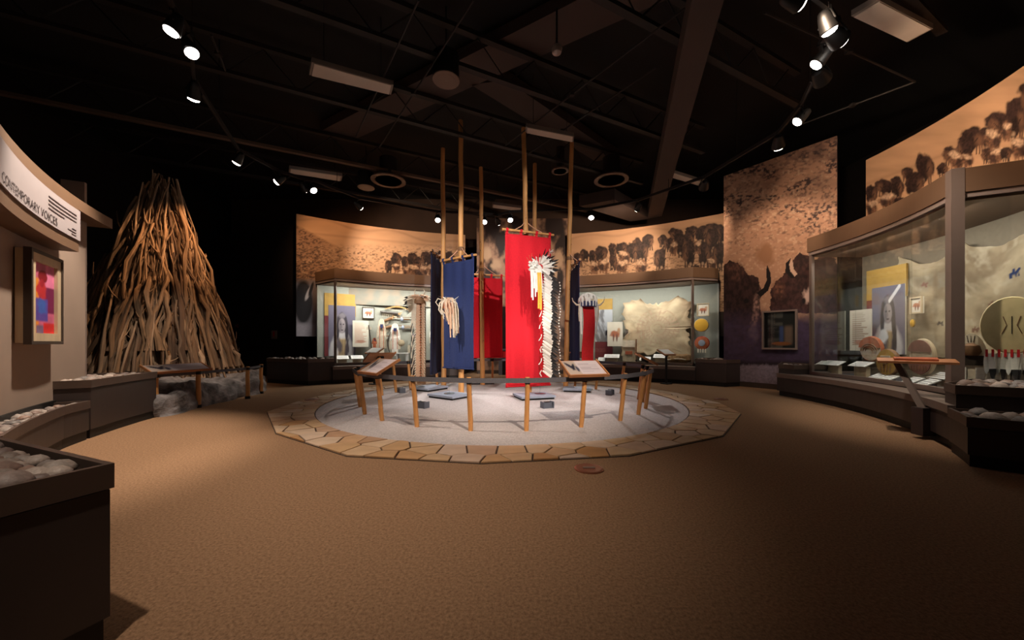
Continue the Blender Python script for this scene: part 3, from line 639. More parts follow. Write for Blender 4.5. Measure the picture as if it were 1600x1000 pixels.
# end plinths with stones by the cases
def ppx(*l): return [tuple(G(a, b)[:2]) for a, b in l]
poly = [(-4.52, 9.36), (-4.96, 8.93), (-6.4, 9.57), (-6.9, 10.6), (-5.6, 10.38), (-4.80, 9.84)]
_, ip = tray('stone_tray_plinth', 'dark plinth with a stone tray at the left end of the arrow case', poly, .64)
fill_stones(ip, .585, .04, .07, 34, 'small river stone in the tray at the left end of the arrow case', 'stones by the arrow case', 6)
poly = [(4.56, 9.15), (5.02, 8.61), (5.66, 8.85), (5.40, 9.83), (4.78, 9.60)]
_, ip = tray('stone_tray_plinth', 'dark plinth with a stone tray at the right end of the hide case', poly, .64)
fill_stones(ip, .585, .04, .065, 26, 'small river stone in the tray at the right end of the hide case', 'stones by the hide case', 7)
poly = [tuple(G(1216, 617)[:2]), P2(C, 5.5, math.radians(2.2)), P2(C, 6.2, math.radians(2.4)), (5.95, 8.1)]
_, ip = tray('stone_tray_plinth', 'dark plinth with a stone tray between the tall bison mural and the large case', poly, .62)
fill_stones(ip, .565, .035, .055, 14, 'small river stone in the tray at the left end of the large case', 'stones left of the large case', 8)
ra = math.radians(-36.3); rb = math.radians(-42.4); rd = Vector((math.cos(ra), math.sin(ra)))
poly = [P2(C, 5.46, math.radians(-33.4)), P2(C, 5.46, ra), P2(C, 6.94, ra), P2(C, 6.94, math.radians(-26)), P2(C, 5.92, math.radians(-26.2))]
_, ip = tray('stone_tray_plinth', 'tall dark plinth with a stone tray at the near end of the large case', poly, .64)
fill_stones(ip, .585, .05, .085, 40, 'river stone in the upper tray at the near end of the large case', 'stones in the upper right tray', 9)
poly = arc(C, 5.41, math.radians(-36.4), rb, 5)+[P2(C, 6.94, rb), P2(C, 6.94, math.radians(-36.4))]
_, ip = tray('stone_tray_plinth', 'low dark plinth with a stone tray at the near right, below the upper tray', poly, .42)
fill_stones(ip, .365, .04, .075, 50, 'river stone in the lower tray at the near right', 'stones in the lower right tray', 10)
# small glazed recess in the tall mural
d = (Vector(TBp)-Vector(TA)).normalized(); nrm = Vector((d.y, -d.x))
def on_tall(px):
    k = (px-800)/F; s = (TA[0]-k*TA[1])/(k*d.y-d.x); return Vector(TA)+d*s
a, b = on_tall(1192), on_tall(1247); m = (a+b)/2; rz = math.atan2(d.y, d.x); wd = (b-a).length; z0 = H-(546-HZ)/F*m.y; z1 = H-(485-HZ)/F*m.y
t = thing('inset_window_case', 'small dark framed window case set into the tall bison mural', 'window case', (m.x+nrm.x*.012, m.y+nrm.y*.012, z0), rz)
frame_parts(t, wd, z1-z0, .035, .05, M['bronze'])
def dim(U, V):
    p = Paint(U, V, L_(34, 36, 36)); p.mix(L_(86, 84, 80), np.clip((fbm(U*2, V*9, 5)-.45)*4, 0, 1)*(U < .6)); p.rect(.65, .1, .9, .6, L_(120, 96, 84), .1); p.rect(.5, .1, .62, .6, L_(70, 84, 130), .05); p.rect(.0, -.1, .12, 1.1, L_(6, 6, 6), .02); p.ell(.55, .12, .3, .05, L_(150, 90, 50), .4); return p.c
uvsheet('display_print', wd-.07, z1-z0-.07, 40, 40, dim, t, -.004, None, .035)
MB().box((0, -.03, (z1-z0)/2), (wd-.07, .006, z1-z0-.07)).build('glass_pane', M['glass'], t)

# ================================================================== barrier around the stage
RP, PH = 2.45, .645
POSTS = [  # pixel of the foot, and what it stands by
 (555.3, 637, 'leftmost leaning wooden barrier post of the round stage'), (561, 631, 'thin leaning wooden barrier post just behind the leftmost one'),
 (570.5, 648, 'leaning wooden barrier post second from the left in the front row'), (607, 656.5, 'wooden barrier post under the left front reading panel'),
 (662.8, 664.3, 'front wooden barrier post below the tan feather headdress'), (739.4, 670.2, 'front wooden barrier post below the right edge of the blue banner'),
 (820.6, 671.5, 'front wooden barrier post below the tall red banner'), (899, 665, 'wooden barrier post under the right front reading panel'),
 (960, 656.5, 'front wooden barrier post right of the right reading panel'), (998.4, 648.8, 'leaning wooden barrier post second from the right in the front row'),
 (1014.6, 639.7, 'rightmost leaning wooden barrier post of the round stage'), (1011, 629, 'wooden barrier post just behind the rightmost one, under a reading panel'),
 (994.5, 625, 'back right wooden barrier post in front of the hide case end'), (968.5, 616, 'back wooden barrier post below the large pale hide'),
 (934, 608.5, 'back wooden barrier post right of the red cloth headdress trailer'), (916, 602, 'back wooden barrier post behind the right reading panel'),
 (578.3, 618, 'back left wooden barrier post beside the left reading panel'), (609.5, 613, 'back left wooden barrier post behind the left reading panel'),
 (642, 609.8, 'back wooden barrier post left of the tan feather trailer'), (677, 603.8, 'back wooden barrier post beside the edge-on navy banner'),
 (767, 597, 'back wooden barrier post below the small red banner')]
tops = []
rs = random.Random(3)
for px, py, lb in POSTS:
    p = G(px, py); th = math.atan2(p.y-cy, p.x-cx); b = P2(C, RP, th); lean = .08
    o = Vector((math.cos(th), math.sin(th), 0)); top = Vector((b[0], b[1], PH))+o*lean; base = Vector((b[0], b[1], .008))
    t = thing('barrier_post', lb, 'post', base, 0, 'barrier posts around the stage')
    rel = top-base; w_ = lambda k: Vector((rs.uniform(-.004, .004), rs.uniform(-.004, .004), 0))
    pts = [rel*(k/5)+(w_(k) if 0 < k < 5 else Vector()) for k in range(6)]; r0 = .029
    MB().tube(pts, [r0*.98, r0*1.04, r0, r0*1.02, r0*.97, r0*.95], 10).build('shaft', M['post'], t, True)
    MB().tube([rel*.885, rel*.99], r0*1.12, 10).build('strap_clamp', M['black'], t, True)
    tops.append((th, top))
tops.sort(key=lambda q: q[0])
sp = [(t.x+.036*math.cos(th), t.y+.036*math.sin(th)) for th, t in tops]; sp.append(sp[0])
mb = MB()
for i in range(len(sp)-1): mb.ribbon([sp[i], sp[i+1]], PH-.062, PH-.006, -.004, .004)
tag(mb.build('barrier_strap', M['strap']), 'grey strap stretched between the wooden posts around the stage', 'strap')
# reading panels on their posts
def read_print(U, V):
    p = Paint(U, V, L_(196, 184, 190)); p.rect(.0, .0, .34, 1, L_(176, 160, 150), .03); p.ell(.14, .6, .05, .3, L_(40, 40, 60), .4, .3); p.ell(.22, .55, .04, .25, L_(30, 30, 50), .4, -.2); p.ell(.3, .4, .04, .2, L_(60, 60, 80), .4)
    for k in range(7): p.rect(.4, .2+k*.09, .92 if k % 3 else .7, .23+k*.09, L_(150, 138, 146), .01)
    return p.c
def reading_panel(label, base, w, d, z, tilt, rz, parent_rot=None):
    t = thing('reading_sign', label, 'sign', (base[0], base[1], z), rz)
    R = Matrix.Rotation(tilt, 3, 'X')
    MB().box((0, 0, 0), (w, d, .022), R).build('board', M['signwood'], t)
    f = MB()
    for s in (-1, 1): f.box(R @ Vector((s*(w/2+.008), 0, .004)), (.018, d+.03, .034), R)
    f.box(R @ Vector((0, -d/2-.008, .004)), (w+.034, .018, .034), R); f.build('edging', M['signwood'], t)
    U, V = np.meshgrid(np.linspace(0, 1, 40), np.linspace(0, 1, 26)); rgb = read_print(U, V)
    Q = np.stack([(U-.5)*(w-.02), (V-.5)*(d-.02), np.full(U.shape, .0125)], -1) @ np.array(R).T
    sheet('print', Q, rgb, PRINT, t)
    MB().box(R @ Vector((0, 0, -.03)), (.12, .12, .04), R).build('bracket', M['black'], t); return t
def pz(px, py, z): return G(px, py, z)
q = P2(C, RP+.05, math.atan2(G(607, 656.5).y-cy, G(607, 656.5).x-cx)); reading_panel('tilted wooden reading panel on the left front of the stage barrier', q, .50, .34, .735, .5, -.75)
q = P2(C, RP+.05, math.atan2(G(899, 665).y-cy, G(899, 665).x-cx)); reading_panel('tilted wooden reading panel on the right front of the stage barrier', q, .50, .32, .735, .5, .3)
q = P2(C, RP+.05, math.atan2(G(1011, 629).y-cy, G(1011, 629).x-cx)); reading_panel('wooden reading panel on the far right of the stage barrier seen from its side', q, .5, .34, .76, .5, 1.35)
q = P2(C, RP+.05, math.atan2(G(578.3, 618).y-cy, G(578.3, 618).x-cx)); reading_panel('wooden reading panel on the far left of the stage barrier seen from behind', q, .5, .34, .76, .5, 3.9)
q = P2(C, RP+.05, math.atan2(G(916, 602).y-cy, G(916, 602).x-cx)); reading_panel('wooden reading panel at the back of the barrier beside the red cloth trailer', q, .34, .26, .76, .5, 2.5)

# ------------------------------------------------------------------ poles and banners
def knots(n, seed):
    r = random.Random(seed); return [(r.uniform(.2, .95), r.uniform(0, 6.3)) for _ in range(n)]
POLES = {'A': ((-1.04, 7.53), (-1.05, 7.53), 5.6), 'B': ((.36, 7.63), (.24, 7.63), 5.5), 'C': ((-1.55, 8.37), (-1.575, 8.37), 5.47),
         'D': ((-.73, 9.05), (-.765, 9.05), 5.36), 'E': ((1.2, 8.26), (1.345, 8.26), 5.55), 'F': ((.57, 9.1), (.56, 9.1), 5.48)}
PLAB = {'A': 'tall peeled pole behind the large blue banner', 'B': 'tall peeled pole behind the tall red banner', 'C': 'tall peeled pole left of the blue banner, by the edge-on navy banner',
        'D': 'tall peeled pole in front of the small red banner', 'E': 'tall peeled pole right of the red banner, by the narrow blue banner', 'F': 'tall peeled pole rising behind the tall red banner'}
def pole_at(k, z):
    b, t, zt = POLES[k]; f = z/zt; return Vector((b[0]+(t[0]-b[0])*f, b[1]+(t[1]-b[1])*f, z))
for k, (b, tp, zt) in POLES.items():
    t = thing('lodge_pole', PLAB[k], 'pole', (b[0], b[1], .008), 0, 'tall poles on the stage'); r = random.Random(ord(k))
    pts = []; rad = []
    for i in range(15):
        z = (zt-.008)*i/14; pts.append(Vector(((tp[0]-b[0])*i/14+r.uniform(-.008, .008), (tp[1]-b[1])*i/14+r.uniform(-.008, .008), z))); rad.append(.058-.012*i/14+r.uniform(-.002, .002))
    sh = MB().tube(pts, rad, 12).build('shaft', M['wood'], t, True)
    for f, a in knots(7, k):
        z = f*(zt-.1); c = Vector(((tp[0]-b[0])*f, (tp[1]-b[1])*f, z)); MB().lathe([(.016, -.02), (.014, 0), (.004, .004)], 8, c+Vector((math.cos(a), math.sin(a), 0))*.05, Matrix.Rotation(a, 3, 'Z') @ Matrix.Rotation(PI/2, 3, 'Y')).build('knot', M['leather'], sh)
    MB().lathe([(.055, 0), (.062, .02), (.062, .06), (.055, .08)], 12, ((tp[0]-b[0])*.55, (tp[1]-b[1])*.55, zt*.52)).build('binding', M['leather'], t, True)
def banner(label, m, P0, P1, ztop, zbot, bar_over, pole, sd, wave=.02):
    P0, P1 = Vector(P0), Vector(P1); d = (P1-P0); w = d.length; rz = math.atan2(d.y, d.x); mid = (P0+P1)/2
    t = thing('hanging_banner', label, 'banner', (mid.x, mid.y, zbot), rz, 'banners on the poles')
    h = ztop-zbot; nu, nv = 24, 40; r = random.Random(sd); ph = r.uniform(0, 6); mb = MB(); vs = []
    for j in range(nv+1):
        for i in range(nu+1):
            u, v = i/nu, j/nv; y = wave*(1-v*.8)*math.sin(u*9+ph+v*1.5)+.4*wave*math.sin(u*21+ph*2); vs.append(((u-.5)*w*(1-.01*math.sin(v*5)), y, v*h))
    fs = [(j*(nu+1)+i, j*(nu+1)+i+1, (j+1)*(nu+1)+i+1, (j+1)*(nu+1)+i) for j in range(nv) for i in range(nu)]
    o = mb.add(vs, fs).build('cloth', m, t, True); md = o.modifiers.new('thickness', 'SOLIDIFY'); md.thickness = .008
    mb = MB(); mb.tube([(-w/2, 0, .02), (w/2, 0, .02)], .014, 6); mb.build('hem', m, o, True)
    zb = h+.07
    MB().tube([(-w/2-bar_over, 0, zb), (0, .0, zb+.006), (w/2+bar_over, 0, zb)], [.026, .023, .021], 10).build('crossbar', M['wood'], t, True)
    for s in (-.47, -.17, .17, .47):
        x = s*w; MB().box((x, 0, h+.035), (.05, .012, .09)).box((x, -.028, zb), (.05, .006, .06)).box((x, .028, zb), (.05, .006, .06)).box((x, 0, zb+.03), (.05, .06, .006)).build('loop', m, o)
    c = pole_at(pole, ztop+.34); c = Matrix.Rotation(-rz, 3, 'Z') @ (c-Vector((mid.x, mid.y, zbot)))
    for s in (-1, 1): MB().tube([(s*w*.3, 0, zb+.02), (c.x*.5+s*w*.13, c.y*.5, (zb+c.z)/2+.0), c], .010, 6).build('hanging_cord', M['rope'], t, True)
    q = Matrix.Rotation(-rz, 3, 'Z') @ (pole_at(pole, ztop+.07)-Vector((mid.x, mid.y, zbot)))
    MB().tube([(q.x*.0, 0, zb), (q.x, q.y, zb)], .022, 8).build('lashing', M['leather'], t)
    return t
def ends(mx, my, a, w):
    d = Vector((math.cos(a), math.sin(a))); return Vector((mx, my))-d*w/2, Vector((mx, my))+d*w/2
P0, P1 = ends(-1.09, 7.40, -.62, .86); banner('large blue cloth banner hanging at the front left of the stage', M['blue'], P0, P1, 2.68, .51, .06, 'A', 1)
P0, P1 = ends(.34, 7.47, .36, 1.0); banner('tallest bright red cloth banner hanging at the front right of the stage', M['red'], P0, P1, 3.22, .15, .07, 'B', 2)
P0, P1 = ends(-1.70, 8.33, 1.5, .9); banner('navy banner at the left of the stage seen edge-on', M['navy'], P0, P1, 2.95, .35, .05, 'C', 3)
P0, P1 = ends(-.66, 9.17, .25, .86); banner('smaller red cloth banner behind the blue one', M['red'], P0, P1, 2.66, .66, .06, 'D', 4)
P0, P1 = ends(1.40, 8.22, 1.62, .95); banner('narrow-looking blue banner at the right of the stage turned side-on', M['blue'], P0, P1, 2.72, .40, .05, 'E', 5)

# floor slabs and uplights inside the ring
def slab(label, px, py, a, s=.62):
    p = G(px, py); t = thing('floor_slab', label, 'slab', (p.x, p.y, .008), a, 'slabs under the headdresses')
    MB().prism([(-s/2, -s/2*.8), (s/2, -s/2*.8), (s/2, s/2*.8), (-s/2, s/2*.8)], 0, .035).build('foot', M['kick'], t)
    MB().prism([(-s/2-.02, -s/2*.8-.02), (s/2+.02, -s/2*.8-.02), (s/2+.02, s/2*.8+.02), (-s/2-.02, s/2*.8+.02)], .035, .07).build('plate', M['slab'], t); return p
slab('grey floor slab below the horned ribbon headdress at front left', 703, 621.5, -.62); slab('grey floor slab below the red banner headdress at front right', 834, 622.5, .3)
slab('grey floor slab under the tan feather headdress', 672, 609.5, 1.0, .6); slab('grey floor slab under the red cloth headdress', 902, 611.5, -.2, .55); slab('grey floor slab at the back below the small red banner', 752, 599.5, .2, .6)
for px, py, a, lb in ((855, 638, .4, 'small grey uplight box in front of the red banner slab'), (660, 638, -.5, 'small grey uplight box in front of the blue banner slab'), (627, 614, -1, 'small grey uplight box at the left back of the stage'), (953, 617.5, 1, 'small grey uplight box at the right of the stage')):
    p = G(px, py); t = thing('uplight_box', lb, 'floor light', (p.x, p.y, .008), a)
    MB().box((0, 0, .045), (.15, .1, .09), None, .85).build('housing', M['iron'], t); MB().box((0, .0, .094), (.1, .06, .008)).build('lens', M['black'], t); [MB().box((q_, 0, .05), (.02, .12, .1)).build('side_bracket', M['iron'], t) for q_ in (-.085, .085)]

# ------------------------------------------------------------------ headdresses
def feather_mesh(name, L, wd, m1, m2, tipf=.22):
    mb = MB(); n = 7; vs = []
    for i in range(n+1):
        f = i/n; ww = wd*math.sin(PI*min(1, .12+f*.85))**.6*(1 if f < .97 else .35); z = L*f; y = .10*L*f*f
        vs += [(-ww/2, y-.004, z), (0, y, z), (ww/2, y-.004, z)]
    for i in range(n):
        mb.cur = 1 if (i+.5)/n > 1-tipf else 0; a = 3*i; mb.add([], []); 
        mb.v = vs; mb.f += [(a, a+1, a+4, a+3), (a+1, a+2, a+5, a+4)]; mb.mi += [mb.cur]*2
    return mb.mesh(name, [m1, m2], True)
FW = feather_mesh('feather', .36, .055, M['feather'], M['ftip'], .42); FWs = feather_mesh('feather', .28, .05, M['feather'], M['white'], .3)
FT = feather_mesh('feather', .24, .055, M['tan'], M['cream'], .25); FD = feather_mesh('feather', .30, .05, M['cream'], M['ftip'], .3)
def put(me, name, parent, loc, direction, roll=0, sc=1):
    o = obj(name, me, parent); q = Vector(direction).to_track_quat('Z', 'Y'); o.rotation_mode = 'QUATERNION'
    o.rotation_quaternion = q @ Euler((0, 0, roll)).to_quaternion(); o.location = loc; o.scale = (sc,)*3; return o
def strip(parent, name, pts, wd, m, thick=.004):         # hanging ribbon
    mb = MB(); vs = []
    for p in pts: p = Vector(p); vs += [p+Vector((-wd/2, -thick/2, 0)), p+Vector((wd/2, -thick/2, 0)), p+Vector((wd/2, thick/2, 0)), p+Vector((-wd/2, thick/2, 0))]
    fs = [(4*i+k, 4*i+(k+1) % 4, 4*i+4+(k+1) % 4, 4*i+4+k) for i in range(len(pts)-1) for k in range(4)]+[(0, 1, 2, 3), tuple(4*(len(pts)-1)+k for k in range(4))]
    return mb.add(vs, fs).build(name, m, parent, True)
def stand(t, z, m=None):
    MB().lathe([(.11, .0), (.11, .008), (.009, .014), (.009, z)], 12).build('clear_stand', M['glass'], t, True)
def cap(t, z, r, m, x=0):
    MB().lathe([(r*1.0, 0), (r*1.02, .05), (r*.9, .10), (r*.6, .15), (r*.2, .175), (.005, .178)], 16, (x, 0, z)).build('cap', m, t, True)
# 1: long white feather bonnet in front of the red banner
p = G(856, 622, .07); rr = random.Random(5)
t = thing('feather_headdress', 'long trailing white feather headdress with dark tips in front of the red banner', 'headdress', (.53, 6.95, .078), .15, 'headdresses on the stage')
zt = 2.32; stand(t, zt-.02); cap(t, zt-.04, .11, M['white'], -.06)
for k in range(26):
    u = k/25; a = math.radians(118-u*165); dr = Vector((math.cos(a), rr.uniform(-.45, .2), math.sin(a)*.75)).normalized()
    put(FW if k % 3 else FWs, 'feather', t, (-.04+.09*math.cos(a), rr.uniform(-.07, .0), zt+.07+.07*math.sin(a)), dr, PI/2+rr.uniform(-.5, .5), rr.uniform(.7, .95) if u > .25 else .5)
for k in range(30):
    x, z = -.15+rr.gauss(0, .05), zt+.07+rr.gauss(0, .05); MB().lathe([(.004, -.035), (.024, -.015), (.028, .01), (.012, .032), (.003, .04)], 7, (x, -.1+rr.uniform(-.04, .05), z), Euler((rr.uniform(0, 6), rr.uniform(0, 6), 0)).to_matrix()).build('fluff', M['white'], t, True)
for k in range(12):
    a = rr.uniform(0, 6.3); put(FWs, 'plume', t, (-.16+rr.uniform(-.05, .06), -.1+rr.uniform(-.04, .04), zt+.05+rr.uniform(-.05, .08)), (math.cos(a)*.8-.3, -.3, math.sin(a)*.8), a, .36)
tr = strip(t, 'trailer_cloth', [(.04+.02*math.sin(i), .02, zt-i*(zt-.33)/12) for i in range(13)], .09, M['redcloth'], .01)
for k in range(38):
    f = k/37; z = zt+.02-f*(zt-.42); put(FW, 'feather', tr, (.05+.015*math.sin(k*.6), -.02, z), (.80, -.12, -.58), PI/2+rr.uniform(-.3, .3), rr.uniform(.92, 1.05))
for k in range(34):
    f = k/33; z = zt-.12-f*(zt-.5); MB().lathe([(.004, -.016), (.016, 0), (.004, .016)], 6, (.36+.015*math.sin(k*.8), -.07, z-.1)).build('fluff_tip', M['white'], t, True)
for k in range(22):
    f = k/21; z = zt-.3-f*(zt-.75); strip(t, 'side_fringe', [(.02, -.04, z), (.0+rr.uniform(-.02, .02), -.05, z-.06), (-.01+rr.uniform(-.03, .03), -.05, z-.12)], .018, M['redcloth'] if k % 3 else M['white'])
for k in range(9):
    x = -.2+.04*k*.6; l = rr.uniform(.3, .62); strip(t, 'ermine_drop', [(x, -.11, zt+.0), (x+.01, -.13, zt-l*.5), (x+.015, -.12, zt-l)], .022, M['white'], .012)
for x, l in ((-.045, .72), (-.005, .74)): strip(t, 'ribbon', [(x-.02, -.13, zt-.05), (x-.01, -.14, zt-l*.5), (x-.01, -.13, zt-l)], .035, M['yellow'])
MB().tube([(-.08, -.02, zt+.22), (.05, 0, zt+.3), (.2, .02, zt+.37)], .006, 6).build('plume_stick', M['rust'], t)
for k in range(7): put(FWs, 'plume', t, (.2, .02, zt+.37), (math.cos(k*.9)*.7+.5, math.sin(k*.9)*.6, math.sin(k*1.7)*.4), k, .33)
for k in range(3): MB().tube([(-.17, -.05, zt+.1), (-.17-.05*k, -.06, zt+.32-.04*k)], .004, 5).build('quill', M['rust'], t)
# 2: tan feather bonnet with double trailer at the left
t = thing('feather_headdress', 'tan feather headdress with a long double feather trailer left of the blue banner', 'headdress', (-2.02, 8.05, .078), -.1, 'headdresses on the stage')
zt = 1.86; stand(t, zt-.02); cap(t, zt-.04, .12, M['leather'])
for k in range(30):
    u = k/29; a = math.radians(200-u*215); dr = Vector((math.cos(a), rr.uniform(-.5, .2), math.sin(a)*.35-.42)).normalized()
    put(FD if u < .35 else FT, 'feather', t, (.1*math.cos(a), -.03, zt+.08+.07*math.sin(a)), dr, PI/2+rr.uniform(-.6, .6), rr.uniform(.8, 1.0))
for k in range(10): put(FD, 'feather', t, (-.1, -.06, zt+.05-.02*k), (-.8, -.3, -.3-.07*k), .5, .75)
tr = strip(t, 'trailer_cloth', [(.03, .02, zt-i*(zt-.06)/10) for i in range(11)], .2, M['leather'], .012)
for k in range(30):
    z = zt+.03-k/29*(zt-.25)
    for s in (-1, 1): put(FT, 'feather', tr, (.03+s*.01, -.02-.012*(k % 2), z), (s*.62, -.22, -.75), PI/2+s*.25, .8)
for k in range(26):
    z = zt-.02-k/25*(zt-.2); MB().lathe([(.003, -.02), (.013, 0), (.003, .02)], 6, (.03, -.055, z)).build('red_wrap', M['rust'], t)
for k in range(12):
    z = zt-.25-k/11*(zt-.6); strip(t, 'side_fringe', [(-.13, 0, z), (-.17+rr.uniform(-.02, .02), -.01, z-.15), (-.18+rr.uniform(-.03, .02), -.01, z-.3)], .022, M['horn'] if k % 2 else M['cream'])
for k in range(8): strip(t, 'hide_drop', [(-.14+.012*k, -.06, zt+.02), (-.16+.012*k, -.07, zt-.3), (-.15+.01*k, -.06, zt-.45-.02*k)], .018, M['cream'])
for s in (-1, 1): MB().tube([(s*.09, -.02, zt+.12), (s*.12, -.02, zt+.22), (s*.09, -.02, zt+.27)], [.014, .01, .003], 6).build('horn_tip', M['cream'], t)
# 3: horned ribbon headdress in front of the blue banner
t = thing('ribbon_headdress', 'small headdress of cream strips with a curled loop in front of the blue banner', 'headdress', (-1.19, 6.98, .078), 0, 'headdresses on the stage')
zt = 1.62; stand(t, zt+.05); cap(t, zt, .12, M['rust'])
for k in range(52):
    a = rr.uniform(0, 6.3); r = rr.uniform(.05, .15); x, y = r*math.cos(a), r*math.sin(a)*.8; l = rr.uniform(.25, .62) if x > -.02 else rr.uniform(.12, .3)
    strip(t, 'hide_strip', [(x*.5, y*.5, zt+.2), (x*1.25, y*1.2-.02, zt+.1), (x*1.35+rr.uniform(-.02, .03), y*1.3-.02, zt-.03), (x*1.25+.04, y*1.2-.02, zt+.05-l)], rr.uniform(.016, .028), M['cream'] if k % 4 else M['tan'], .008)
for k in range(16):
    a = rr.uniform(0, 6.3); put(FWs, 'plume', t, (.08*math.cos(a), .06*math.sin(a)-.02, zt+.1+rr.uniform(0, .08)), (math.cos(a), math.sin(a)-.4, .5), a, rr.uniform(.3, .5))
MB().tube([(-.1, -.03, zt+.06), (-.2, -.04, zt+.04), (-.25, -.04, zt+.11), (-.21, -.04, zt+.18), (-.13, -.03, zt+.15)], .011, 6).build('curled_loop', M['cream'], t, True)
for k in range(7): strip(t, 'red_strip', [(-.06+.02*k, -.15, zt+.08), (-.05+.02*k, -.16, zt-.02), (-.03+.02*k, -.15, zt-.12)], .006, M['rust'])
# 4: horned cap with red cloth trailer
t = thing('horned_headdress', 'round white headdress with thin horns and a long red cloth trailer at the right', 'headdress', (1.56, 7.55, .078), .1, 'headdresses on the stage')
zt = 1.76; stand(t, zt+.02); cap(t, zt-.02, .17, M['cream'])
FLUFF = MB().lathe([(.004, -.06), (.018, -.04), (.026, 0), (.016, .04), (.004, .06)], 7).mesh('fluff', M['white'], True)
for k in range(90):
    a = rr.uniform(0, 6.3); e = rr.uniform(.05, 1.5); d_ = Vector((math.cos(a)*math.cos(e), math.sin(a)*math.cos(e), math.sin(e)*.85))
    put(FLUFF, 'fluff', t, d_*.18+Vector((0, 0, zt+.05)), Vector((-math.cos(a)*math.sin(e), -math.sin(a)*math.sin(e), math.cos(e)+.1)), 0, rr.uniform(.8, 1.15))
for k in range(16):
    a = -PI*(k+.5)/16; MB().box((.185*math.cos(a), .185*math.sin(a), zt), (.02, .02, .1)).build('bead_stripe', M['bead'] if k % 2 else M['white'], t)
MB().lathe([(.17, -.06), (.178, -.05), (.178, .04), (.17, .05)], 18, (0, 0, zt)).build('brow_band', M['bead'], t, True)
for s in (-1, 1):
    MB().tube([(s*.16, -.02, zt-.02), (s*.25, -.03, zt-.02), (s*.32, -.03, zt+.05), (s*.34, -.03, zt+.12)], [.022, .018, .012, .005], 8).build('horn', M['cream'], t, True)
for k in range(5): put(FWs, 'plume', t, (.34, -.03, zt+.13), (math.cos(k*1.3), math.sin(k*1.3), .8), k, .14)
strip(t, 'trailer_cloth', [(0, -.02, zt-.02)]+[(.02*math.sin(i*.7), -.03, zt-.05-i*(zt-.6)/8) for i in range(9)], .24, M['redcloth'], .02)
for s in (-1, 1):
    strip(t, 'side_drop', [(s*.17, -.06, zt), (s*.17, -.07, zt-.3), (s*.15, -.06, zt-.62)], .03, M['white'], .012)
    for k in range(4): strip(t, 'ermine_drop', [(s*(.14+.02*k), -.05, zt), (s*(.15+.02*k), -.06, zt-.2), (s*(.15+.015*k), -.05, zt-.36)], .016, M['cream'], .01)

# ================================================================== stick lodge on its rock
LC = Vector((-7.12, 7.35))
def rock():
    ctrl = [(-4.98, 5.1), (-5.02, 5.9), (-5.12, 6.8), (-5.2, 7.5), (-5.45, 8.15), (-6.2, 9.1), (-7.6, 9.4), (-8.8, 8.6), (-9.2, 7.0), (-8.4, 5.6), (-6.6, 5.0)]
    n = 140; pts = []
    for i in range(n):
        f = i/n*len(ctrl); k = int(f); u = f-k; p = [Vector(ctrl[(k+j-1) % len(ctrl)]) for j in range(4)]
        pts.append(.5*((2*p[1])+(-p[0]+p[2])*u+(2*p[0]-5*p[1]+4*p[2]-p[3])*u*u+(-p[0]+3*p[1]-3*p[2]+p[3])*u**3))
    c = sum(pts, Vector((0, 0)))/n; mb = MB(); vs = []; prof = [(1, 0), (1.0, .06), (1.0, .12), (.995, .18), (.985, .24), (.97, .28), (.95, .31), (.925, .335), (.9, .35), (.86, .36), (.82, .37), (.76, .375), (.7, .38), (.6, .385), (.5, .39), (.25, .39), (.02, .39)]
    from mathutils import noise
    for f, z in prof:
        for i, p in enumerate(pts):
            q = c+(p-c)*f; v = Vector((q.x, q.y, z)); k = noise.noise(v*2.2)*.11+noise.noise(v*6)*.07+noise.noise(v*14)*.045+noise.noise(v*30)*.02
            o = (p-c).normalized()*k*(1.0 if f > .85 else .3); v += Vector((o.x-(.08 if f > .6 else 0)*0, o.y, k*(1.1 if z > .05 else 0))); v.z = max(0, v.z); vs.append(v)
    m = len(prof); fs = [(j*n+i, j*n+(i+1) % n, (j+1)*n+(i+1) % n, (j+1)*n+i) for j in range(m-1) for i in range(n)]+[tuple(range((m-1)*n, m*n))]
    o = mb.add(vs, fs).build('rock_base', mat('grey_rock', (122, 116, 116), .9, var=.6, scale=5, bump=1, bscale=22), None, True)
    o.modifiers.new('s', 'SUBSURF').levels = 1; o.modifiers['s'].render_levels = 1
    tag(o, 'low grey rock mound under the stick lodge', 'rock')
rock()
def branch_mesh(i):
    r = random.Random(i*17+3); mb = MB(); n = 12; a1, a2 = r.uniform(0, 6), r.uniform(0, 6); am = r.uniform(.008, .04); kk = r.uniform(-.02, .02); kp = r.uniform(.3, .8); pts = []; rad = []
    for k in range(n+1):
        f = k/n; pts.append(Vector((am*math.sin(f*9+a1)*math.sin(PI*f)+kk*max(0, f-kp)*3+r.uniform(-.007, .007), am*math.cos(f*8+a2)*math.sin(PI*f)+r.uniform(-.007, .007), f))); rad.append((.0135-.0075*f)*r.uniform(.72, 1.28))
    mb.tube(pts, rad, 7)
    for _ in range(r.randrange(2, 6)):
        f = r.uniform(.25, .92); k = int(f*n); p = pts[k]; a = r.uniform(0, 6.3); l = r.uniform(.02, .09)
        mb.tube([p, p+Vector((math.cos(a)*l*.5, math.sin(a)*l*.5, l*.6)), p+Vector((math.cos(a)*l*.8, math.sin(a)*l*.8, l*1.3))], [.005, .0035, .0015], 5)
    return mb.mesh('branch', STICK, True)
BR = [branch_mesh(i) for i in range(24)]
lodge = thing('stick_lodge', 'tall cone of stacked weathered branches on a rock mound at the left', 'stick lodge', (LC.x, LC.y, .3))
rr = random.Random(21); HT = 3.62
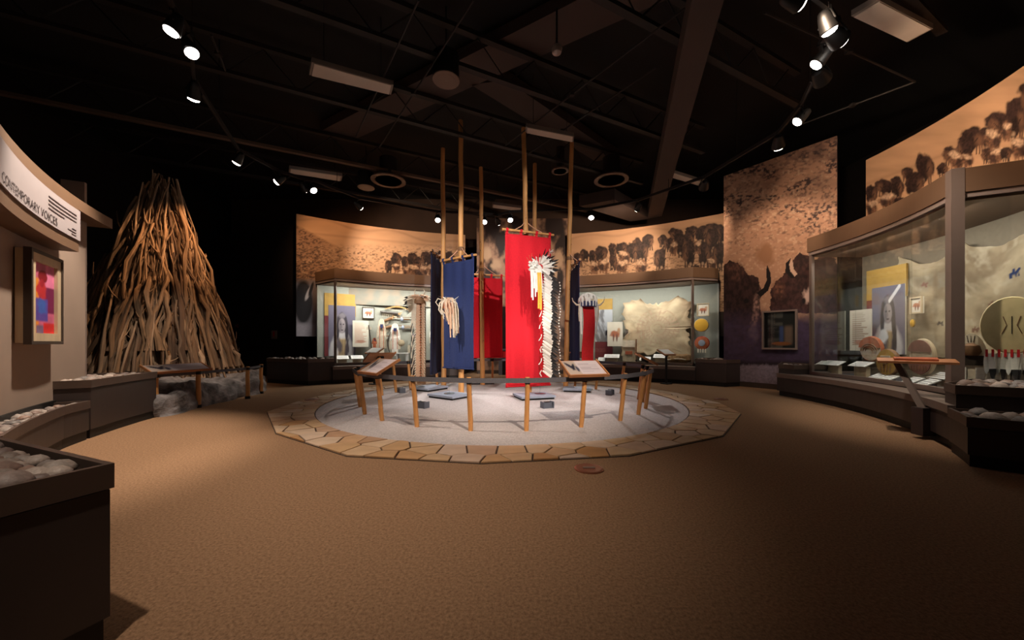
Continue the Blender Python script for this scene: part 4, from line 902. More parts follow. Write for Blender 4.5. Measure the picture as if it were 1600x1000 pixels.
def branch(a, r0, tw, r1, L, sc, z0=.0):
    q0 = r0-(r0-r1)*z0/HT; b = Vector((q0*math.cos(a), q0*math.sin(a), z0)); tp = Vector((.12+r1*math.cos(a+tw), r1*math.sin(a+tw), HT*rr.uniform(.95, 1.06))); d = tp-b; ln = d.length*L
    o = obj('branch', BR[rr.randrange(24)], lodge); o.rotation_mode = 'QUATERNION'; o.rotation_quaternion = d.to_track_quat('Z', 'Y') @ Euler((0, 0, rr.uniform(0, 6.3))).to_quaternion()
    o.location = b; o.scale = (sc*2.15, sc*2.15, ln)
for k in range(92): branch(2*PI*k/92+rr.uniform(-.04, .04), rr.uniform(1.12, 1.26), rr.uniform(-.35, .35), rr.uniform(.05, .22), rr.uniform(.8, 1.04), rr.uniform(.9, 1.3))
for k in range(200):
    a = rr.uniform(-2.6, .9) if k % 5 else rr.uniform(0, 6.3)
    branch(a, rr.uniform(1.24, 1.46), rr.gauss(0, .42), rr.uniform(.08, .38), rr.choice((.4, .5, .62, .7, .8, .9, 1.0, 1.08)), rr.choice((.6, .75, .9, 1.1, 1.3, 1.6)), rr.choice((0, 0, 0, .25, .6)))
for a, tw, L in ((-1.9, 1.5, .95), (-1.2, -1.3, .9), (-.4, -1.0, 1.02), (-2.2, 1.1, .9)): branch(a, 1.44, tw, .3, L, 1.25, .05)
# rail, posts and panel in front of the lodge
LPX = [(243, 648, 'wooden post at the left end of the reading panel before the stick lodge'), (310, 637, 'wooden post at the right end of the reading panel before the stick lodge'), (387, 623, 'short wooden barrier post on the right side of the rock mound'), (408, 615, 'last wooden barrier post beside the rock mound, farthest right')]
lp = []
for px, py, lb in LPX:
    b = G(px, py); t = thing('barrier_post', lb, 'post', b, 0, 'barrier posts before the stick lodge')
    MB().tube([(0, 0, .0), (.004, 0, .2), (-.003, 0, .4), (.002, 0, .6)], [.035, .036, .034, .034], 10).build('shaft', M['post'], t, True); MB().tube([(0, 0, 0), (0, 0, .05)], .045, 10).build('foot_collar', M['black'], t, True); MB().tube([(.002, 0, .535), (.002, 0, .588)], .039, 10).build('strap_clamp', M['black'], t, True); lp.append(b)
mb = MB()
for i in range(3): mb.ribbon([tuple(lp[i][:2]), tuple(lp[i+1][:2])], .54, .585, -.003, .003)
tag(mb.build('barrier_strap', M['strap']), 'dark strap between the posts in front of the stick lodge', 'strap')
m = (lp[0]+lp[1])/2; d_ = lp[1]-lp[0]; reading_panel('long tilted wooden reading panel in front of the stick lodge', (m.x, m.y), d_.length+.22, .24, .66, .42, math.atan2(d_.y, d_.x))

# ================================================================== things inside the cases
def doc(U, V, ink=(150, 120, 100)):
    p = Paint(U, V, L_(216, 208, 192)); r = random.Random(3)
    for k in range(16):
        y = .9-.05*k; p.rect(.12, y, r.uniform(.55, .88), y+.02, L_(*ink), .01)
    p.ell(.5, .2, .3, .06, L_(186, 140, 120), .6, 0, .4, 3); return p.c
def drawing(U, V):
    p = Paint(U, V, L_(214, 206, 192)); p.ell(.5, .5, .3, .14, L_(176, 110, 84), .5, 0, .5, 2); p.ell(.4, .35, .05, .16, L_(120, 80, 70), .5); p.ell(.62, .35, .05, .16, L_(120, 80, 70), .5); p.ell(.75, .65, .1, .1, L_(190, 150, 120), .5); return p.c
def portrait(U, V, feather=False):
    p = Paint(U, V, L_(104, 98, 116)); p.c *= (.85+.3*fbm(U*3, V*3, 2))[..., None]
    p.ell(.5, .12, .46, .34, L_(196, 190, 192), .2, 0, .15, 3); p.rect(.36, .0, .66, .34, L_(186, 160, 120), .05)
    for k in range(7): p.rect(.38+.04*k, .02, .395+.04*k, .32, L_(90, 70, 60), .01)
    p.ell(.5, .66, .2, .2, L_(60, 54, 62), .15, 0, .1, 5); p.ell(.33, .48, .06, .2, L_(54, 48, 56), .3); p.ell(.67, .48, .06, .2, L_(54, 48, 56), .3)
    p.ell(.5, .60, .125, .15, L_(150, 140, 144), .2); p.ell(.44, .6, .05, .12, L_(120, 110, 116), .6); p.ell(.4, .2, .1, .16, L_(92, 82, 88), .6, .3, .4, 8); p.ell(.68, .14, .08, .2, L_(80, 72, 78), .5, -.2, .4, 9); p.ell(.45, .63, .03, .012, L_(50, 44, 50), .5); p.ell(.55, .63, .03, .012, L_(50, 44, 50), .5); p.ell(.5, .585, .015, .04, L_(130, 120, 124), .6); p.ell(.5, .515, .045, .012, L_(80, 70, 76), .5); p.ell(.5, .8, .13, .05, L_(120, 112, 120), .6, 0, .4)
    if feather: p.line(.55, .78, .85, .98, .03, L_(214, 210, 214)); p.ell(.36, .26, .14, .1, L_(220, 220, 224), .4, 0, .3); p.ell(.7, .25, .06, .2, L_(50, 46, 54), .5, 0, .5)
    return p.c
def flat(name, label, cat, px0, py0, px1, py1, cen, R, fn, nu=30, nv=40, thick=.02, frame=None, group=None):
    loc, w, h, rz = wallframe(px0, py0, px1, py1, cen, R); t = thing(name, label, cat, loc, rz, group)
    MB().box((0, thick/2, h/2), (w, thick, h)).build('board', M['paper'], t); uvsheet('print', w, h, nu, nv, fn, t, -.002)
    if frame: frame_parts(t, w, h, .02, .02, frame)
    return t
def banner_panel(label, px0, py0, px1, py1, cen, R, pic, title_side='l', feather=False):   # ochre header, maroon side strip, photograph
    loc, w, h, rz = wallframe(px0, py0, px1, py1, cen, R); t = thing('portrait_panel', label, 'exhibit panel', loc, rz)
    x0, z0, x1, z1 = pic
    MB().box((0, .015, h*.82), (w, .03, h*.36)).build('ochre_header', M['ochre'], t)
    MB().box((-w*.37, .016, h*.32), (w*.26, .028, h*.64)).build('maroon_strip', M['maroon'], t)
    o = uvsheet('photograph', w*(x1-x0), h*(z1-z0), 60, 80, lambda U, V: portrait(U, V, feather), t, -.006, None, h*z0); o.location.x = w*((x0+x1)/2-.5)
    MB().box((w*((x0+x1)/2-.5), .007, h*(z0+z1)/2), (w*(x1-x0), .024, h*(z1-z0))).build('photo_board', M['paper'], t)
    return t
def shelf_label(px, py, cen, R, w, d, label, group, h=.1, z=.46):     # slanted white caption wedge
    p = onarc(px, py, cen, R); a = ang(px, cen, R); t = thing('caption_stand', label, 'caption', (p.x, p.y, z), a-PI/2, group)
    if h > .12: MB().box((0, .02, h/2-.02), (w*.7, d*.4, h-.03)).build('block', M['rawhide'], t)
    R_ = Matrix.Rotation(.45, 3, 'X'); cd_ = MB().box((0, 0, h), (w, d, .012), R_).build('card', M['label'], t)
    if h <= .12: MB().box((0, .03, h/2-.008), (w*.8, .03, h-.02)).build('foot', M['deck'], t)
    for k in range(3): MB().box(R_ @ Vector((0, -.05+.05*k, .0075))+Vector((0, 0, h)), (w*.75, .012, .002), R_).build('text_line', mat('label_ink', (140, 136, 140), .7), cd_)
    return t
RW = RBK-.06
# ---- back left case
banner_panel('portrait panel with ochre header and purple photograph of a man in the left case', 507, 459, 556, 556, B, RW, (.12, .0, .98, .81))
flat('framed_drawing', 'small framed drawing with red marks beside the portrait in the left case', 'picture', 566, 480, 585, 498, B, RW, drawing, frame=M['darkframe'])
flat('text_panel', 'cream text panel with reddish lines beside the portrait in the left case', 'text panel', 551, 501, 576, 542, B, RW-.12, lambda U, V: doc(U, V, (196, 150, 130)))
flat('framed_drawing', 'framed pale blue picture at the right of the left case behind the banners', 'picture', 673, 482, 684, 502, B, RW, lambda U, V: drawing(U, V)*np.array([.7, .85, 1.]), frame=M['darkframe'])
def reflection_paint(U, V):  # reflection of the bison mural, painted as mottled grey
    p = Paint(U, V, L_(120, 118, 108)); p.mix(L_(150, 128, 108), np.clip((fbm(U*14, V*3, 5)-.45)*4, 0, 1)*.6); return p.c
flat('reflection_sheet', 'mottled grey sheet painted as a reflection along the top of the left case', 'backdrop', 545, 449, 690, 478, B, RBK-.035, reflection_paint, 60, 16, .004)
def rod(label, x0, y0, x1, y1, r, name, cat, R=RW-.04, m=None, kind='arrow', group=None, cen=B):
    a, b = onarc(x0, y0, cen, R), onarc(x1, y1, cen, R); t = thing(name, label, cat, a, 0, group); d = b-a
    if kind == 'bow':
        nn = Vector((0, 0, 1)) if abs(d.z) < .3 else Vector((-1, 0, 0)); pts = [d*(k/12)+nn*.09*math.sin(PI*k/12)*(1 if k else 0) for k in range(13)]
        MB().tube(pts, [r*(.5+.7*math.sin(PI*k/12)) for k in range(13)], 6).build('stave', m or M['leather'], t, True); MB().tube([pts[0], pts[-1]], .004, 4).build('string', M['cream'], t)
    elif kind == 'quiver':
        MB().tube([d*0, d*.35, d*.9, d], [r*.8, r, r*1.15, r*1.1], 8).build('sheath', m or M['leather'], t, True)
        for k in range(5): MB().tube([d*.98, d*(1.12+.03*k)+Vector((0, 0, .03*(k-2)))], .006, 5).build('shaft', M['wood'], t)
        for k in range(6): MB().tube([d*(.15+.1*k), d*(.15+.1*k)-Vector((0, 0, .14))], .005, 4).build('fringe', M['cream'], t)
    elif kind == 'club':
        MB().tube([d*0, d*.75, d*.8], [r*.5, r*.55, r*.5], 7).build('handle', m or M['leather'], t, True); MB().lathe([(.004, -.07), (.045, -.03), (.05, .02), (.03, .06), (.004, .075)], 10, d*.88).build('head', M['slab'], t, True)
    else:
        MB().tube([d*0, d], r, 6).build('shaft', m or M['wood'], t)
        for s in (-1, 1): MB().box(d*.1+Vector((0, 0, s*.022)), (d.length*.16, .006, .03)).build('fletching', M['cream'], t)
        MB().lathe([(r*1.6, 0), (r*1.3, .04), (.001, .09)], 6, d, d.to_track_quat('Z', 'Y').to_matrix()).build('point', M['horn'], t)
    return t
rod('long pale bow lying highest on the wall of the left case', 601, 483, 641, 485, .02, 'hunting_bow', 'bow', kind='bow', m=M['wood'])
rod('dark quiver under the bow in the left case', 594, 487, 622, 490, .035, 'quiver', 'quiver', kind='quiver', m=M['horn'])
rod('upper brown sheath with a tilted shaft in the left case', 597, 503, 612, 497, .04, 'bow_case', 'quiver', kind='quiver')
rod('upper arrow in the left case', 615, 496, 641, 496, .012, 'arrow', 'arrow', m=M['leather'])
rod('stone-headed club below the upper arrow in the left case', 640, 499, 626, 499, .03, 'stone_club', 'club', kind='club')
rod('lower brown sheath with a tilted shaft in the left case', 597, 514, 611, 510, .04, 'bow_case', 'quiver', kind='quiver')
rod('lower arrow in the left case', 615, 508, 645, 510, .012, 'arrow', 'arrow', m=M['leather'])
rod('dark beaded club low in the left case', 646, 512, 627, 512, .03, 'stone_club', 'club', kind='club')
rod('short tan arrow low in the left case', 597, 525, 610, 525, .018, 'arrow', 'arrow', m=M['leather'])
rod('dark upright lance beside the cream text panel in the left case', 576, 508, 582, 556, .016, 'lance', 'lance', R=RW-.3, m=M['horn'])
rod('long thin bow standing upright in the left case', 610, 553, 611, 518, .016, 'upright_bow', 'bow', R=RW-.3, kind='bow', m=M['horn'])
def garment(label, px, py0, py1, wpx, cen, R, m, name='hide_shirt', cat='clothing'):
    loc, w, h, rz = wallframe(px-wpx/2, py0, px+wpx/2, py1, cen, R); t = thing(name, label, cat, loc, rz)
    if True:
        out = [(-.28, .0), (-.30, .55), (-.5, .42), (-.5, .62), (-.26, .95), (-.1, 1), (.1, 1), (.26, .95), (.5, .62), (.5, .42), (.30, .55), (.28, .0)]
        mb = MB(); n = len(out); vs = [(x*w, -.05*(1-abs(x)*1.6), z*h) for x, z in out]+[(x*w, .01, z*h) for x, z in out]
        mb.add(vs, [tuple(range(n))[::-1], tuple(range(n, 2*n))]+[(i, (i+1) % n, n+(i+1) % n, n+i) for i in range(n)]).build('body', m, t)
        MB().box((0, -.058, h*.8), (w*.3, .012, h*.1)).build('yoke', M['bead'], t)
        for s in (-1, 1):
            MB().box((s*w*.2, -.05, h*.5), (w*.06, .01, h*.6)).build('beaded_strip', M['rust'], t)
            for k in range(5): MB().tube([(s*w*(.32+.04*k), -.01, h*.46), (s*w*(.33+.04*k), -.015, h*.2)], .005, 4).build('fringe', M['cream'], t)
    return t
garment('cream beaded hide shirt standing at the middle of the left case', 617, 505, 556, 17, B, RW-.25, M['white'])
garment('pale hide leggings with fringe in the left case', 596, 498, 556, 15, B, RW-.2, M['cream'], 'hide_leggings')
garment('blue and white patterned shirt at the right of the left case', 678, 506, 544, 13, B, RW-.2, M['white'], 'patterned_shirt')
garment('large pale grey hide dress behind the tan trailer in the left case', 647, 515, 560, 20, B, RW-.15, M['case_back'], 'hide_dress')
def drum(label, px, py, rpx, cen, R, m, rimm, name='hand_drum', cat='drum', depth=.07, rx=1):
    p = onarc(px, py, cen, R); a = ang(px, cen, R); r = rpx/F*p.y; t = thing(name, label, cat, p, a-PI/2)
    RR = Matrix.Rotation(PI/2, 3, 'X'); o = MB().lathe([(r*.98, -depth/2), (r, 0), (r*.98, depth/2), (r*.9, depth/2+.004), (.01, depth/2+.006)], 24, (0, 0, 0), RR).build('skin', m, t, True); o.scale.x = rx
    o = MB().lathe([(r*1.0, -depth/2), (r*1.04, -depth*.3), (r*1.04, depth*.3), (r*.99, depth/2)], 24, (0, 0, 0), RR).build('hoop', rimm, t, True); o.scale.x = rx
    return t, r
t, r = drum('small tan drum on a stool in the left case', 627, 536, 5, B, RW-.4, M['rawhide'], M['leather'])
p = onarc(629, 552, B, RW-.4); t = thing('display_stool', 'small white display stool under the tan drum in the left case', 'stool', (p.x, p.y, .46))
MB().box((0, 0, .26), (.34, .22, .03)).build('seat', M['label'], t)
for sx in (-.14, .14): MB().box((sx, 0, .125), (.04, .18, .25)).build('leg', M['label'], t)
for px, lb in ((535, 'white caption card at the far left of the left case'), (558, 'second white caption card from the left in the left case')): shelf_label(px, 552, B, 8.55, .32, .2, lb, 'captions in the left case', .17)
for px, lb in ((584, 'small caption card beside the upright lance in the left case'), (660, 'small caption card at the right of the left case')): shelf_label(px, 556, B, 8.5, .18, .14, lb, 'captions in the left case', .08)
t = garment('small brown bag hanging beside the lance in the left case', 585, 528, 546, 8, B, RW-.28, M['rust'], 'hide_bag', 'bag')
# ---- back right case
def hide_paint(U, V):
    p = Paint(U, V, L_(200, 180, 150)); p.c *= (.6+.7*fbm(U*7, V*7, 4, 5))[..., None]; a_ = np.arctan2(V-.5, U-.5); p.mix(L_(132, 104, 78), np.clip((vnoise(a_*6+20, np.hypot(U-.5, V-.5)*3, 8)-.5)*3, 0, 1)*np.clip((np.hypot(U-.5, V-.5)-.3)*5, 0, 1)*.6)
    for k, r in enumerate((.06, .12, .18, .24, .30)):
        d = np.hypot((U-.53)*1.15, V-.5); p.mix(L_(150, 100, 80), np.clip(1-np.abs(d-r)/.012, 0, 1)*.45*(fbm(U*20, V*20, k) > .42))
    for k in range(26):
        a = k/26*6.283; p.line(.53+.1*math.cos(a), .5+.1*math.sin(a), .53+.28*math.cos(a), .5+.28*math.sin(a), .005, L_(192, 162, 138)*.95)
    p.mix(L_(84, 60, 42), np.clip((np.maximum(np.abs(U-.5), np.abs(V-.5))-.38)*16, 0, 1)*np.clip((fbm(U*9, V*9, 14)-.3)*2.4, 0, 1)); return p.c
def ragged_sheet(name, parent, w, h, outline, fn, n=90, dep=.05, m=None):   # sheet cut to an outline given as radius by angle
    k = 40; T = np.linspace(0, 2*PI, n, endpoint=False); rad = np.array([outline(t) for t in T]); Rr = np.linspace(0, 1, k)
    TT, RR = np.meshgrid(np.append(T, T[0]+2*PI), Rr); ra = np.append(rad, rad[0])[None, :]
    sx, sz = np.cos(TT), np.sin(TT); mx = np.maximum(np.abs(sx), np.abs(sz)); X = sx/mx*RR*ra*w/2; Z = sz/mx*RR*ra*h/2+h/2
    Yd = -dep*(fbm(X*4+9, Z*4, 6)-.3)*2*RR**2; U = X/w+.5; V = Z/h
    o = sheet(name, np.stack([X, Yd, Z], -1), fn(U, V), m or PRINT_SATIN, parent); md = o.modifiers.new('thickness', 'SOLIDIFY'); md.thickness = .012; return o
loc, w, h, rz = wallframe(966, 463, 1088, 562, B, RW-.1); t = thing('hide_robe', 'large pale hide with ragged edges and a faint sunburst spread in the right back case', 'hide', loc, rz)
hn = np.random.RandomState(4).rand(64)
ragged_sheet('hide', t, w, h, lambda a: .84+.05*math.cos(4*a-PI)+.05*math.sin(7*a+1)+.04*math.sin(13*a)+.14*(hn[int(a*10) % 64]-.5), hide_paint)
loc, w, h, rz = wallframe(930, 467, 957, 560, B, RW); t = thing('photo_panel', 'exhibit panel with ochre top, hillside photograph and maroon base in the right back case', 'exhibit panel', loc, rz)
MB().box((0, .015, h*.91), (w, .03, h*.18)).build('ochre_header', M['ochre'], t); MB().box((0, .015, h*.14), (w, .03, h*.28)).build('maroon_base', M['maroon'], t); MB().box((0, .015, h*.55), (w, .024, h*.54)).build('photo_board', M['paper'], t)
def hill(U, V):
    p = Paint(U, V, L_(176, 178, 184)); p.mix(L_(90, 84, 84), np.clip((fbm(U*5+V*4, V*2-U*2, 8)-.45)*5, 0, 1)*.8); p.rect(.6, .2, .9, .36, L_(40, 34, 36), .05); return p.c
uvsheet('photograph', w, h*.54, 40, 60, hill, t, -.004, None, h*.28)
flat('text_panel', 'cream text panel with small red drawing left of the large pale hide', 'text panel', 949, 503, 973, 541, B, RW-.2, drawing)
flat('framed_drawing', 'framed drawing with red figures at the right end of the hide case', 'picture', 1089, 474, 1108, 494, B, RW-.25, drawing, frame=M['frame'])
drum('yellow round drum at the right end of the hide case', 1096, 508, 10, B, RW-.3, M['yellow'], M['frame'])
t, r = drum('round red-rimmed shield with a blue centre at the right end of the hide case', 1097, 536, 10, B, RW-.35, M['rust'], M['redcloth'], 'painted_shield', 'shield')
MB().lathe([(r*.5, 0), (r*.45, .012), (.01, .014)], 18, (0, -.045, 0), Matrix.Rotation(PI/2, 3, 'X')).build('blue_centre', M['slab'], t)
for k in range(4): strip(t, 'hide_drop', [(-.09+.06*k, -.05, -r*.9), (-.09+.06*k, -.06, -r*1.5)], .03, M['cream'])
def bundle(label, px, py, cen, R, w, h, m, name, cat, z=.46):
    p = onarc(px, py, cen, R); a = ang(px, cen, R); t = thing(name, label, cat, (p.x, p.y, z), a-PI/2)
    bm = bmesh.new(); bmesh.ops.create_icosphere(bm, subdivisions=3, radius=1)
    from mathutils import noise
    for v in bm.verts: k = 1+.25*noise.noise(v.co*2+Vector((px, 0, 0)))+.1*noise.noise(v.co*7); v.co = Vector((v.co.x*w/2*k, v.co.y*w*.35*k, max(0, (v.co.z*.5+.5)*h*k)))
    for f in bm.faces: f.smooth = True
    me = bpy.data.meshes.new(name); bm.to_mesh(me); bm.free(); me.materials.append(m); obj('body', me, t)
    MB().tube([(w*.45*math.cos(q), -w*.36*abs(math.sin(q))-.0, h*.5+.02*math.sin(3*q)) for q in [PI+PI*i/10 for i in range(11)]], .012, 5).build('tie', M['cream'], t); return t
bundle('folded brown fur bundle at the right of the hide case floor', 1062, 556, B, 8.5, .72, .26, M['fur'], 'fur_bundle', 'fur')
t = thing('parfleche_box', 'upright pale rawhide parcel left of the large hide', 'rawhide box', (*onarc(983, 560, B, 8.7)[:2], .46), ang(983, B, 8.7)-PI/2)
MB().box((0, 0, .34), (.36, .14, .68)).build('body', M['rawhide'], t); MB().box((0, -.074, .55), (.36, .012, .2), Matrix.Rotation(-.1, 3, 'X')).build('flap', M['cream'], t); MB().box((0, -.08, .28), (.2, .006, .1)).build('painted_mark', M['rust'], t)
rod('dark upright stick beside the rawhide parcel in the hide case', 994, 530, 994, 562, .018, 'digging_stick', 'stick', R=8.6, m=M['leather'])
for px, w_, h_, lb in ((956, .44, .18, 'slanted caption card with a picture at the left of the hide case'), (1008, .30, .12, 'white caption card below the middle of the hide'), (1031, .34, .2, 'caption card with red print below the hide'), (1077, .2, .06, 'small caption card below the right part of the hide'), (940, .2, .08, 'small white caption card at the far left of the hide case')): shelf_label(px, 556, B, 8.5, w_, .22, lb, 'captions in the hide case', h_)
# ---- large right case
RWr = RBr-.06
def robe_paint(U, V):
    p = Paint(U, V, L_(160, 144, 118)); p.c *= (.55+.9*fbm(U*6, V*6, 24, 5))[..., None]; p.mix(L_(104, 84, 64), np.clip((fbm(U*5, V*5, 30)-.5)*5, 0, 1)*.55); p.mix(L_(196, 184, 160), np.clip((fbm(U*14, V*9, 33)-.55)*6, 0, 1)*.4)
    def horse(x, y, s, c):
        p.ell(x, y, s, s*.5, c, .3); p.ell(x+s*.9, y+s*.5, s*.3, s*.55, c, .3, -.5); p.ell(x-s*.1, y+s*.8, s*.25, s*.6, c, .3)
        for k in (-.7, -.4, .4, .7): p.line(x+k*s, y, x+k*s*1.2, y-s*1.2, s*.14, c)
    for x, y, s, c in ((.2, .78, .022, (124, 84, 70)), (.36, .6, .02, (70, 74, 92)), (.75, .72, .028, (48, 58, 92)), (.62, .5, .024, (104, 76, 60)), (.3, .35, .02, (90, 80, 76)), (.52, .28, .022, (120, 90, 74)), (.15, .5, .02, (84, 80, 88))): horse(x, y, s, L_(*c))
    return p.c
a1 = ang(1394, C, RWr-.06); a2 = math.radians(-25.6)
T, Z = np.meshgrid(np.linspace(a1, a2+.02, 130), np.linspace(.75, 2.55, 110)); U = (T-T[0, 0])/(T[0, -1]-T[0, 0]); V = (Z-.75)/1.8
cutL = .10*fbm(V*5, V*0+1, 3)+.28*np.clip(.75-V, 0, 1)*0+np.clip(.62-V, -1, 1)*.0; top = 1-.10*np.abs(np.sin(U*7))-.10*fbm(U*6, U*0, 9); bot = .05*fbm(U*7, U*0, 19)
T2 = T[0, 0]+(T[0, -1]-T[0, 0])*(cutL+(1-cutL)*U); Z2 = .75+1.8*(bot+(top-bot)*V); RR = RWr-.05-.04*fbm(U*6, V*6, 2)
t = thing('painted_robe', 'large painted hide robe with small horses and riders covering the right case back', 'hide'); o = sheet('hide', np.stack([C[0]+RR*np.cos(T2), C[1]+RR*np.sin(T2), Z2], -1), robe_paint(U, V), PRINT_SATIN, t); o.modifiers.new('thickness', 'SOLIDIFY').thickness = .012
banner_panel('portrait panel with ochre header and man wearing a feather in the right case', 1354, 418, 1416, 553, C, RWr-.12, (.16, .0, .98, .78), feather=True)
for k in range(6):
    pass
flat('text_panel', 'cream text panel left of the portrait in the right case', 'text panel', 1328, 484, 1361, 548, C, RWr-.3, doc)
def docdim(U, V): return doc(U, V)*.25
flat('text_panel', 'dark grey text panel at the left end of the right case', 'text panel', 1292, 487, 1320, 548, C, RWr-.1, docdim)
flat('framed_drawing', 'small framed drawing hung over the painted robe in the right case', 'picture', 1423, 464, 1442, 490, C, RWr-.2, drawing, frame=M['frame'])
drum('small yellow disc ornament beside the small framed drawing', 1426, 505, 6, C, RWr-.2, M['yellow'], M['ochre'], 'disc_ornament', 'ornament', .02, .6)
t, r = drum('red-topped round shield with a white lower half on the right case floor', 1362, 545, 19, C, 6.25, M['cream'], M['rust'], 'painted_shield', 'shield', .05)
mb = MB(); n = 16; vs = [(r*1.0*math.cos(PI*i/n), -.034, r*.1+r*.88*math.sin(PI*i/n)) for i in range(n+1)]; mb.add(vs+[(x, -.044, z) for x, _, z in vs], [tuple(range(n+1)), tuple(range(n+1, 2*n+2))[::-1]]+[(i, i+1, n+2+i, n+1+i) for i in range(n)]+[(n, 0, n+1, 2*n+1)]).build('red_field', M['rust'], t)
for k in range(3): MB().tube([(r*(.75-.2*k)*math.cos(PI*i/10), -.045, -.2*r+r*(.6-.15*k)*math.sin(PI*i/10)) for i in range(11)], .009, 5).build('painted_arc', M['leather'], t)
t, r = drum('brown round hide shield leaning low behind the wooden reading tray', 1388, 566, 20, C, 6.05, M['ochre'], M['leather'], 'painted_shield', 'shield', .06)
MB().lathe([(r*.3, 0), (r*.26, .02), (.01, .025)], 14, (0, -.035, .02), Matrix.Rotation(PI/2, 3, 'X')).build('boss', M['leather'], t); MB().box((0, -.04, r*.45), (r*.9, .012, r*.14)).build('white_band', M['cream'], t)
for k in range(4): MB().tube([(-r*.5+k*r*.33, -.04, -r*.2), (-r*.4+k*r*.28, -.05, -r*.8)], .008, 5).build('hide_drop', M['leather'], t)
t, r = drum('oval shield banded in maroon and white in the right case', 1442, 558, 28, C, 6.15, M['cream'], M['frame'], 'oval_shield', 'shield', .05, .8)
MB().prism([(r*.78*math.cos(PI*i/14), r*.3+r*.66*math.sin(PI*i/14)) for i in range(15)], 0, .012).build('maroon_field', mat('faded_maroon', (128, 84, 74), .85, var=.15, scale=20), t).matrix_local = Matrix.Translation((0, -.036, 0)) @ Matrix.Rotation(PI/2, 4, 'X')
MB().prism([(r*.74*math.cos(-PI*i/14), -r*.36-r*.58*math.sin(PI*i/14)) for i in range(15)], 0, .012).build('maroon_field', MATS['faded_maroon'], t).matrix_local = Matrix.Translation((0, -.036, 0)) @ Matrix.Rotation(PI/2, 4, 'X')
for k in range(6): MB().box((-r*.5+k*r*.2, -.052, -r*.62), (.012, .006, r*.3)).build('painted_stripe', M['leather'], t)
for px, w_, h_, R_, lb in ((1301, .38, .2, 6.2, 'wide white caption card on a block at the left of the right case'), (1287, .24, .18, 6.3, 'pale grey caption card at the far left of the right case'), (1345, .34, .22, 6.1, 'white caption card on a ribbed block before the red-topped shield'), (1372, .2, .06, 5.98, 'small caption card on the floor of the right case below the brown shield'), (1388, .2, .05, 5.96, 'second small caption card on the floor of the right case'), (1426, .2, .06, 5.98, 'small caption card below the oval shield'), (1450, .2, .06, 5.98, 'second caption card below the oval shield'), (1472, .3, .14, 6.2, 'pale caption card by the corner column of the right case')): shelf_label(px, 580, C, R_, w_, .17, lb, 'captions in the right case', h_)
# second bay, seen through the end glass
t = thing('cradleboard', 'beaded hide cradleboard standing at the end of the right case', 'cradleboard', (*onarc(1517, 588, C, 6.35)[:2], .47), -PI/2-.3)
t.location = (*AT(1517, 588, 4.5)[:2], .47)
MB().prism([(.13*math.cos(a), .36+(.33 if math.sin(a) > 0 else .36)*math.sin(a)) for a in [2*PI*i/24 for i in range(24)]], -.03, .03).build('board', M['cream'], t).matrix_local = Matrix.Rotation(PI/2, 4, 'X')
t.rotation_euler = (0, 0, -.9)
MB().box((0, -.04, .36), (.2, .03, .12)).build('dark_band', M['horn'], t); MB().lathe([(.06, 0), (.085, .05), (.07, .12), (.02, .15)], 14, (0, -.03, .42)).build('hood', M['leather'], t, True)
for s in (-1, 1): MB().box((s*.07, -.045, .15), (.07, .02, .26)).build('white_beadwork', M['white'], t)
for k in range(3): MB().tube([(-.03+.03*k, -.035, .66), (-.02+.02*k, -.04, .58)], .003, 4).build('cord', M['horn'], t)
p = AT(1581, 508, 4.2); t = thing('feathered_shield', 'round pale shield with painted figure and hanging feathers at the right edge', 'shield', p, -.93)
r = 40/F*4.2; o = MB().lathe([(r*.98, -.02), (r, 0), (r*.97, .02), (.01, .03)], 28, (0, 0, 0), Matrix.Rotation(PI/2, 3, 'X')).build('skin', mat('yellowed_rawhide', (222, 202, 152), .8, var=.12, scale=9), t, True); o.scale = (.78, 1, 1.12)
for s, c in ((-1, 'leather'), (1, 'leather'), (0, 'horn')):
    MB().tube([(s*.06, -.034, .1), (s*.035, -.036, .0), (s*.07, -.034, -.1)], .004, 5).build('painted_figure', M[c], t)
for k in range(14):
    x = -r*.6+k*r*.09*1.0; put(FW if k % 3 else FWs, 'feather', t, (x, -.03-.01*(k % 2), -r*1.1), (.1*math.sin(k), -.1, -1), k, .9)
for k in range(9): strip(t, 'red_tie', [(-r*.6+k*r*.15, -.04, -r*.95), (-r*.6+k*r*.15, -.05, -r*1.25)], .02, M['redcloth'])
for k in range(6): put(FD, 'feather', t, (-r*.55+k*r*.2, -.02, -r*1.9), (.05*math.sin(k*2), -.05, -1), k, .8)
MB().tube([(0, .05, -p.z+.47), (0, .03, -r*.6)], .012, 6).build('stand', M['black'], t)
# end backdrop hide seen behind the shield
# wooden tray on a slanted arm in front of the right case
def tray_arm(label, base, top, w, d, rz):
    t = thing('reading_tray', label, 'reading tray', (base[0], base[1], 0)); v = Vector(top)-Vector((base[0], base[1], 0))
    R = Matrix.Rotation(rz, 3, 'Z') @ Matrix.Rotation(.12, 3, 'X')
    MB().box(v, (w, d, .025), R).build('tray', M['signwood'], t); MB().box(v+R @ Vector((0, .0, .02)), (w*.55, d*.55, .03), R).build('red_block', M['rust'], t)
    mb = MB(); b0 = Vector((0, 0, .30)); dd = (v-b0); mb.tube([b0, v+R @ Vector((-.14, 0, -.03))], .05, 4, True, .5); mb.build('arm', M['bronze'], t)
    MB().box((0, 0, .19), (.16, .12, .30)).build('bracket', M['plinth'], t); return t
b = P2(C, 5.40, ang(1444, C, 5.4)); tpv = AT(1430, 564, 4.2)
tray_arm('wooden reading tray with a red block on a slanted arm before the right case', b, tpv, .62, .26, -.75)
